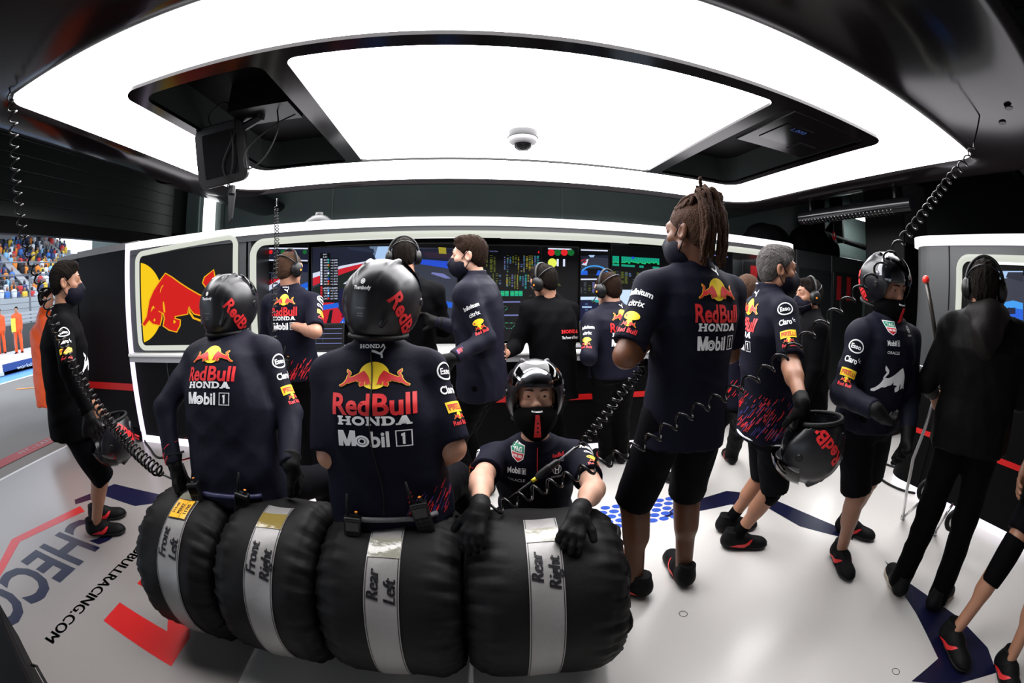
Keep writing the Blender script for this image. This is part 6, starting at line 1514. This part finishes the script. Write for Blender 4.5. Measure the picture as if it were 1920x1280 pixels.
p1 = person('dark-haired person in black jacket, shorts and mask standing at the left by the door', dict(
    D=2.95, pel=(132, 778), neck=(118, 588, 0), az=38, saz=36, head=(40, -2, 0), headpx=(124, 532, 2.95), s=1.0, w=1.04, top='jacket', topmat=black_cloth, bot='shorts', girth=1.1, depth=1.1, hem=-.2, gloves='R', hh=.005,
    Rarm=((128, 690), (165, 775)), Larm=(('v', -.15, .1, -1), ('v', .0, .5, -1)), Rleg=('floor', 180, 982, np.array([.6, .6, 0])), Lleg=('floor', 184, 955, np.array([.6, .6, 0])), Rfoot=58, Lfoot=50, short=1.04, style='hair_short', gear=['mask'], hair='dark', seed=30, tone='tan', h=.010))
oj = mat('orange_waterproof', (.75, .085, .008), .55, bump=(20, .4, .006))
p17 = person('person in an orange coat and black trousers standing outside behind the man by the door', dict(
    D=5.9, pel=(92, 700), neck=(84, 585, 0), az=40, s=1.0, top='jacket', topmat=oj, bot='trousers', girth=1.35, depth=1.5, hem=-.5, hh=0, style='hair_short', hair='dark', seed=32, h=.016, Lleg=('floor', 108, 792), Rleg=('floor', 118, 790), Lfoot=-60, Rfoot=60, eyes=False))
P16h = np.array([2.52, .16, .84])
p16 = person('person at the right edge, only legs with a black knee brace and dark shoes', dict(
    D=2.5, pel3=P16h, neck3=P16h + [.14, -.02, .53], az=-86, head=(-86, 0, 0), s=1.0, top='tee', bot='shorts', hh=0, eyes=False, style='hair_crop', h=.0095, short=.72, tone='tan', seed=34,
    Rleg=('at', atz(1790, 1184, .085)), Lleg=('at', atz(1893, 1238, .085)), Rfoot=205, Lfoot=215, Larm=(('v', -.2, .2, -1), ('v', 0, .6, -.6)), Rarm=(('v', .2, .2, -1), ('v', 0, .6, -.6))))
for i, (x, lb, az) in enumerate(((33, 'orange-suited marshal with dark cap standing on the far platform, the full figure', 130), (1, 'orange-suited marshal at the very edge of the view on the far platform', 120))):
    c = atd(x, 622, 18.2 + i)
    mm = person(lb, dict(D=18, pel3=(c[0], c[1], .10 + .9 * .93), neck3=(c[0], c[1], .10 + 1.44 * .93), az=az, s=.93, top='jacket', topmat=oj, bot='trousers', botmat=oj, h=.02, hh=0, eyes=False, style='hair_crop', hair='dark', z0=.10, seed=40 + i,
         Lleg=(('v', -.1, .02, -1), ('v', 0, -.02, -1)), Rleg=(('v', .1, .02, -1), ('v', 0, -.02, -1))))
# ------------------------------------------------------------------ prints on the clothing
back_marks(p2, .255, .83, -.01, top=False, ky=.8); back_marks(p3, .285, .71, .0, ky=.78); back_marks(p10, .235, .67, .03); back_marks(p4, .20, .72); back_marks(p8, .21, .66, .0); back_marks(p12, .21, .70, .0); back_marks(p11, .20, .62)
for P, w in ((p3, .13), (p4, .07), (p11, .06), (p12, .06)):
    h = slab('HONDA'); F = Flat().place(h, 0, 0, w / h.w * .7); mark(P, P.top, F, 'collar_lettering', P.nk + P.ax * .034 - P.fs * .25, P.rs, P.ax, 1.0, reach=.4, back=.0)
F = Flat(); h = slab('HONDA'); F.place(recolour(h, red_ink), 0, .03, .17 / h.w); F.text('The Power of Dreams', 0, -.01, .022, white_ink, .01, width=.17)
mark(p7, p7.top, F, 'back_lettering', p7.pel + (p7.nk - p7.pel) * .6 + p7.rs * .07 - p7.fs * .3, p7.rs, p7.ax, 1.0, reach=.6, back=0)
TOC = lambda P: unit(np.array([-P.pel[0], -P.pel[1], .05]))
sleeve_marks(p6, 'L', TOC(p6), .05); sleeve_marks(p10, 'L', TOC(p10) + np.array([-.6, 0, 0]), .02); sleeve_marks(p12, 'R', TOC(p12)); sleeve_marks(p14, 'R', TOC(p14), .04); sleeve_marks(p8, 'L', TOC(p8) + np.array([-.5, 0, 0]), .05); sleeve_marks(p1, 'R', TOC(p1), .06)
sleeve_marks(p9, 'R', TOC(p9) + np.array([-.35, 0, .1])); sleeve_marks(p9, 'L', TOC(p9) + np.array([.3, 0, .1])); sleeve_marks(p3, 'R', np.array([.7, -.5, .1])); sleeve_marks(p2, 'R', np.array([.9, -.35, .1]), .04); sleeve_marks(p4, 'R', np.array([.9, -.4, .1]))
F = Flat().place(tag_h(), -.085, .02, .062).place(mobil(), -.09, -.045, .085).place(oracle(), -.09, -.085, .075).place(honda_h(), .085, -.045, .06).text('RedBull', .09, .005, .012, red_ink, .02, width=.05).text('RACING', .09, -.012, .010, grey_ink, .02, width=.05).rect(-.003, -.09, .001, .05, red_ink)
mark(p9, p9.top, F, 'chest_lettering', p9.pel + (p9.nk - p9.pel) * .70 + p9.fs * .4, -p9.rs * -1 if False else -p9.rs, p9.ax, 1.0, reach=.6, back=0)
F = Flat().place(tag_h(), -.02, .13, .062).place(mobil(), -.025, .065, .085).place(oracle(), -.025, .025, .075).place(honda_h(), .11, .12, .05).place(bull(white_ink, None, detail=False), -.0, -.10, .21, flip=True)
mark(p14, p14.top, F, 'chest_lettering', p14.pel + (p14.nk - p14.pel) * .62 + p14.fs * .4 + p14.rs * .03, -p14.rs, p14.ax, 1.0, reach=.6, back=0)
F = Flat().place(bull(white_ink, None, detail=False), 0, 0, .2, flip=True); mark(p1, p1.top, F, 'chest_emblem', p1.pel + (p1.nk - p1.pel) * .5 + unit(p1.fs + p1.rs * .6) * .4, unit(-p1.rs + p1.fs * .6), p1.ax, 1.0, reach=.6, back=0)
blue_tint = mat('violet_print', (.05, .04, .22), .5)
pattern_marks(p12, p12.top, p12.pel - p12.ax * .06 + unit(TOC(p12)) * .3, np.cross(UP, -unit(TOC(p12))) * -1, UP, .36, .20, 190, 1, m2=blue_tint)
pattern_marks(p4, p4.top, p4.pel - p4.ax * .05 - p4.fs * .3, p4.rs, UP, .34, .13, 120, 2); pattern_marks(p3, p3.top, p3.pel + p3.ax * .0 - p3.fs * .35 + p3.rs * .14, p3.rs, UP, .16, .10, 50, 3, m2=blue_tint)
pattern_marks(p6, p6.top, p6.wr['L'] + unit(p6.el['L'] - p6.wr['L']) * .07 + TOC(p6) * .1, unit(p6.el['L'] - p6.wr['L']), UP, .14, .06, 60, 4, m2=blue_tint, name='cuff_pattern'); pattern_marks(p11, p11.top, p11.pel - p11.fs * .3, p11.rs, UP, .3, .1, 60, 5)
pattern_marks(p2, p2.top, p2.wr['L'] + unit(p2.el['L'] - p2.wr['L']) * .08 + np.array([-.1, -.15, -.09]), np.array([.8, -.5, 0]), UP, .06, .10, 22, 6, name='cuff_pattern')
B = MB(); d = unit(p16.an['R'] - p16.kn['R']); B.lathe([(.064, -.11), (.070, -.10), (.071, -.02), (.067, .05), (.061, .12), (.058, .13)], p16.kn['R'] + d * .01, d, 28); B.build('knee_brace', black_cloth, p16.root, True)
mb_ = [p12.pel + p12.ax * -.075 * 1 + (p12.r * math.cos(a) * .190 + p12.f * math.sin(a) * .166) for a in np.linspace(0, 2 * math.pi, 41)[:-1]]; B = MB(); B.tube(mb_, .006, 6, closed=True); B.build('shirt_tail', white_ink, p12.root, True)
B = MB(); d = unit(p12.an['R'] - p12.kn['R']); B.lathe([(.062, -.02), (.064, 0), (.061, .055), (.057, .06)], p12.kn['R'] + d * .03, d, 28); B.build('knee_sleeve', black_cloth, p12.root, True)
# rain hood hanging at the back of the jacket
s = SDF(p15.nk - .3, p15.nk + .3, .008); s.ell(p15.nk - p15.fs * .085 - UP * .09, (.135, .085, .15), k=0).ell(p15.nk - p15.fs * .03 + UP * .0, (.125, .12, .07), k=.05); s.ell(p15.nk + p15.fs * .03 + UP * .06, (.09, .085, .10), k=.03, sub=True); s.folds(.006, 3, 30); s.build('hood', mat('brown_grey_hood', (.010, .008, .0075), .65, spec=.2, bump=(25, .5, .006)), p15.root)
# cable clipped up the seated man's back
B = MB(); a = p3.pel + p3.ax * .02 - p3.fs * .2 - p3.rs * .0; pts = []
bv = bvh_of(p3.top)
for k in np.linspace(0, 1, 26):
    o = p3.pel + (p3.nk - p3.pel) * (.06 + .95 * k) - p3.fs * .35 + p3.rs * (-.01 + .008 * math.sin(k * 9)); hq = bv.ray_cast(Vector(o.tolist()), Vector(p3.fs.tolist()), .6)
    if hq[0] is not None: pts.append(np.array(hq[0]) - p3.fs * .004)
if len(pts) > 3: B.tube(pts, .0022, 6); B.build('earpiece_cable', rubber, p3.root, True)
B = MB(); c = p3.nk + p3.ax * .045 - p3.fs * .075; B.box(c + [-.012, -.008, -.03], c + [.008, .0, .02]); B.build('cable_clip', mat('brass_clip', (.45, .38, .28), .3, metal=.8), p3.root, bevel=.002)
# ------------------------------------------------------------------ radios and held things
def on_back(P, x, t, y=0): 
    o = P.pel + P.ax * t + P.rs * x - P.fs * .4; h = bvh_of(P.top).ray_cast(Vector(o.tolist()), Vector(P.fs.tolist()), .8); hb = bvh_of(P.bot).ray_cast(Vector(o.tolist()), Vector(P.fs.tolist()), .8)
    c = [np.array(q[0]) for q in (h, hb) if q[0] is not None]; c.sort(key=lambda q: q @ P.fs); return (c[0] if c else o + P.fs * .25) - P.fs * .002
radio('black belt radio at the left hip of the seated man in the navy jacket', p2, on_back(p2, -.13, .02), p2.rs, -p2.fs, tilt=.15)
radio('black belt radio at the right hip of the seated man in the navy jacket', p2, on_back(p2, .09, -.0), p2.rs, -p2.fs, tilt=-.25)
radio('black belt radio at the left hip of the seated man in short sleeves', p3, on_back(p3, -.13, -.03), p3.rs, -p3.fs, tilt=-.12)
radio('black belt radio at the right hip of the seated man in short sleeves', p3, on_back(p3, .12, .02), p3.rs, -p3.fs, tilt=.2)
radio('grey belt radio on the trousers of the man at the left screens', p4, on_back(p4, .0, .04), p4.rs, -p4.fs, tilt=-.2)
radio('belt radio on the man in short sleeves half hidden behind the tall man', p11, on_back(p11, -.05, .06), p11.rs, -p11.fs)
B = MB(); B.tube([on_back(p3, x, .015 + .0 * x) - p3.fs * .004 for x in np.linspace(-.15, .17, 18)], .010, 6); tag(B.build('belt', mat('pale_belt', (.12, .115, .125), .5), None, True), 'pale webbing belt at the waist of the seated man in short sleeves', 'belt')
B = MB(); B.tube([on_back(p2, x, .03) - p2.fs * .002 for x in np.linspace(-.17, .17, 18)], .012, 6); tag(B.build('belt', mat('blue_black_belt', (.015, .015, .06), .5), None, True), 'blue patterned belt at the waist of the seated man in the navy jacket', 'belt')
def spare_helmet(label, c, R):
    t = thing('helmet', label, 'helmet', c - np.array([0, 0, .15])); w = wear('helmet', t, c, R, 1.0); w[0].name = 'shell'; return t
spare_helmet('black helmet held upside down in the grey-haired man\'s gloved hand', p12.wr['R'] + unit(np.array([.16, -.06, -.46])) * .175, frame_az(-50, 0, 0) @ np.diag([-1, 1, -1]))
spare_helmet('black helmet held upside down by the man at the left by the door', atd(208, 818, 2.75), frame_az(205, 0, 0) @ np.diag([-1, 1, -1]))
t = thing('knee_pad', 'black and red padded roll lying by the left end of the station', 'pad', atz(258, 815, .0))
c = atz(257, 812, .075); B = MB(); B.tube([c + [-.12, .03, .01], c + [.0, 0, 0], c + [.12, -.03, -.01]], [.055, .06, .055], 14); B.build('pad', black_cloth, t, True, angle=40)
B = MB(); B.tube([c + [-.11, -.03, .02], c + [0, -.06, .01], c + [.11, -.09, .0]], .012, 8); B.tube([c + [-.10, -.035, -.01], c + [0, -.06, -.02], c + [.10, -.09, -.03]], .009, 8); B.build('stripe', red_ink, t, True)
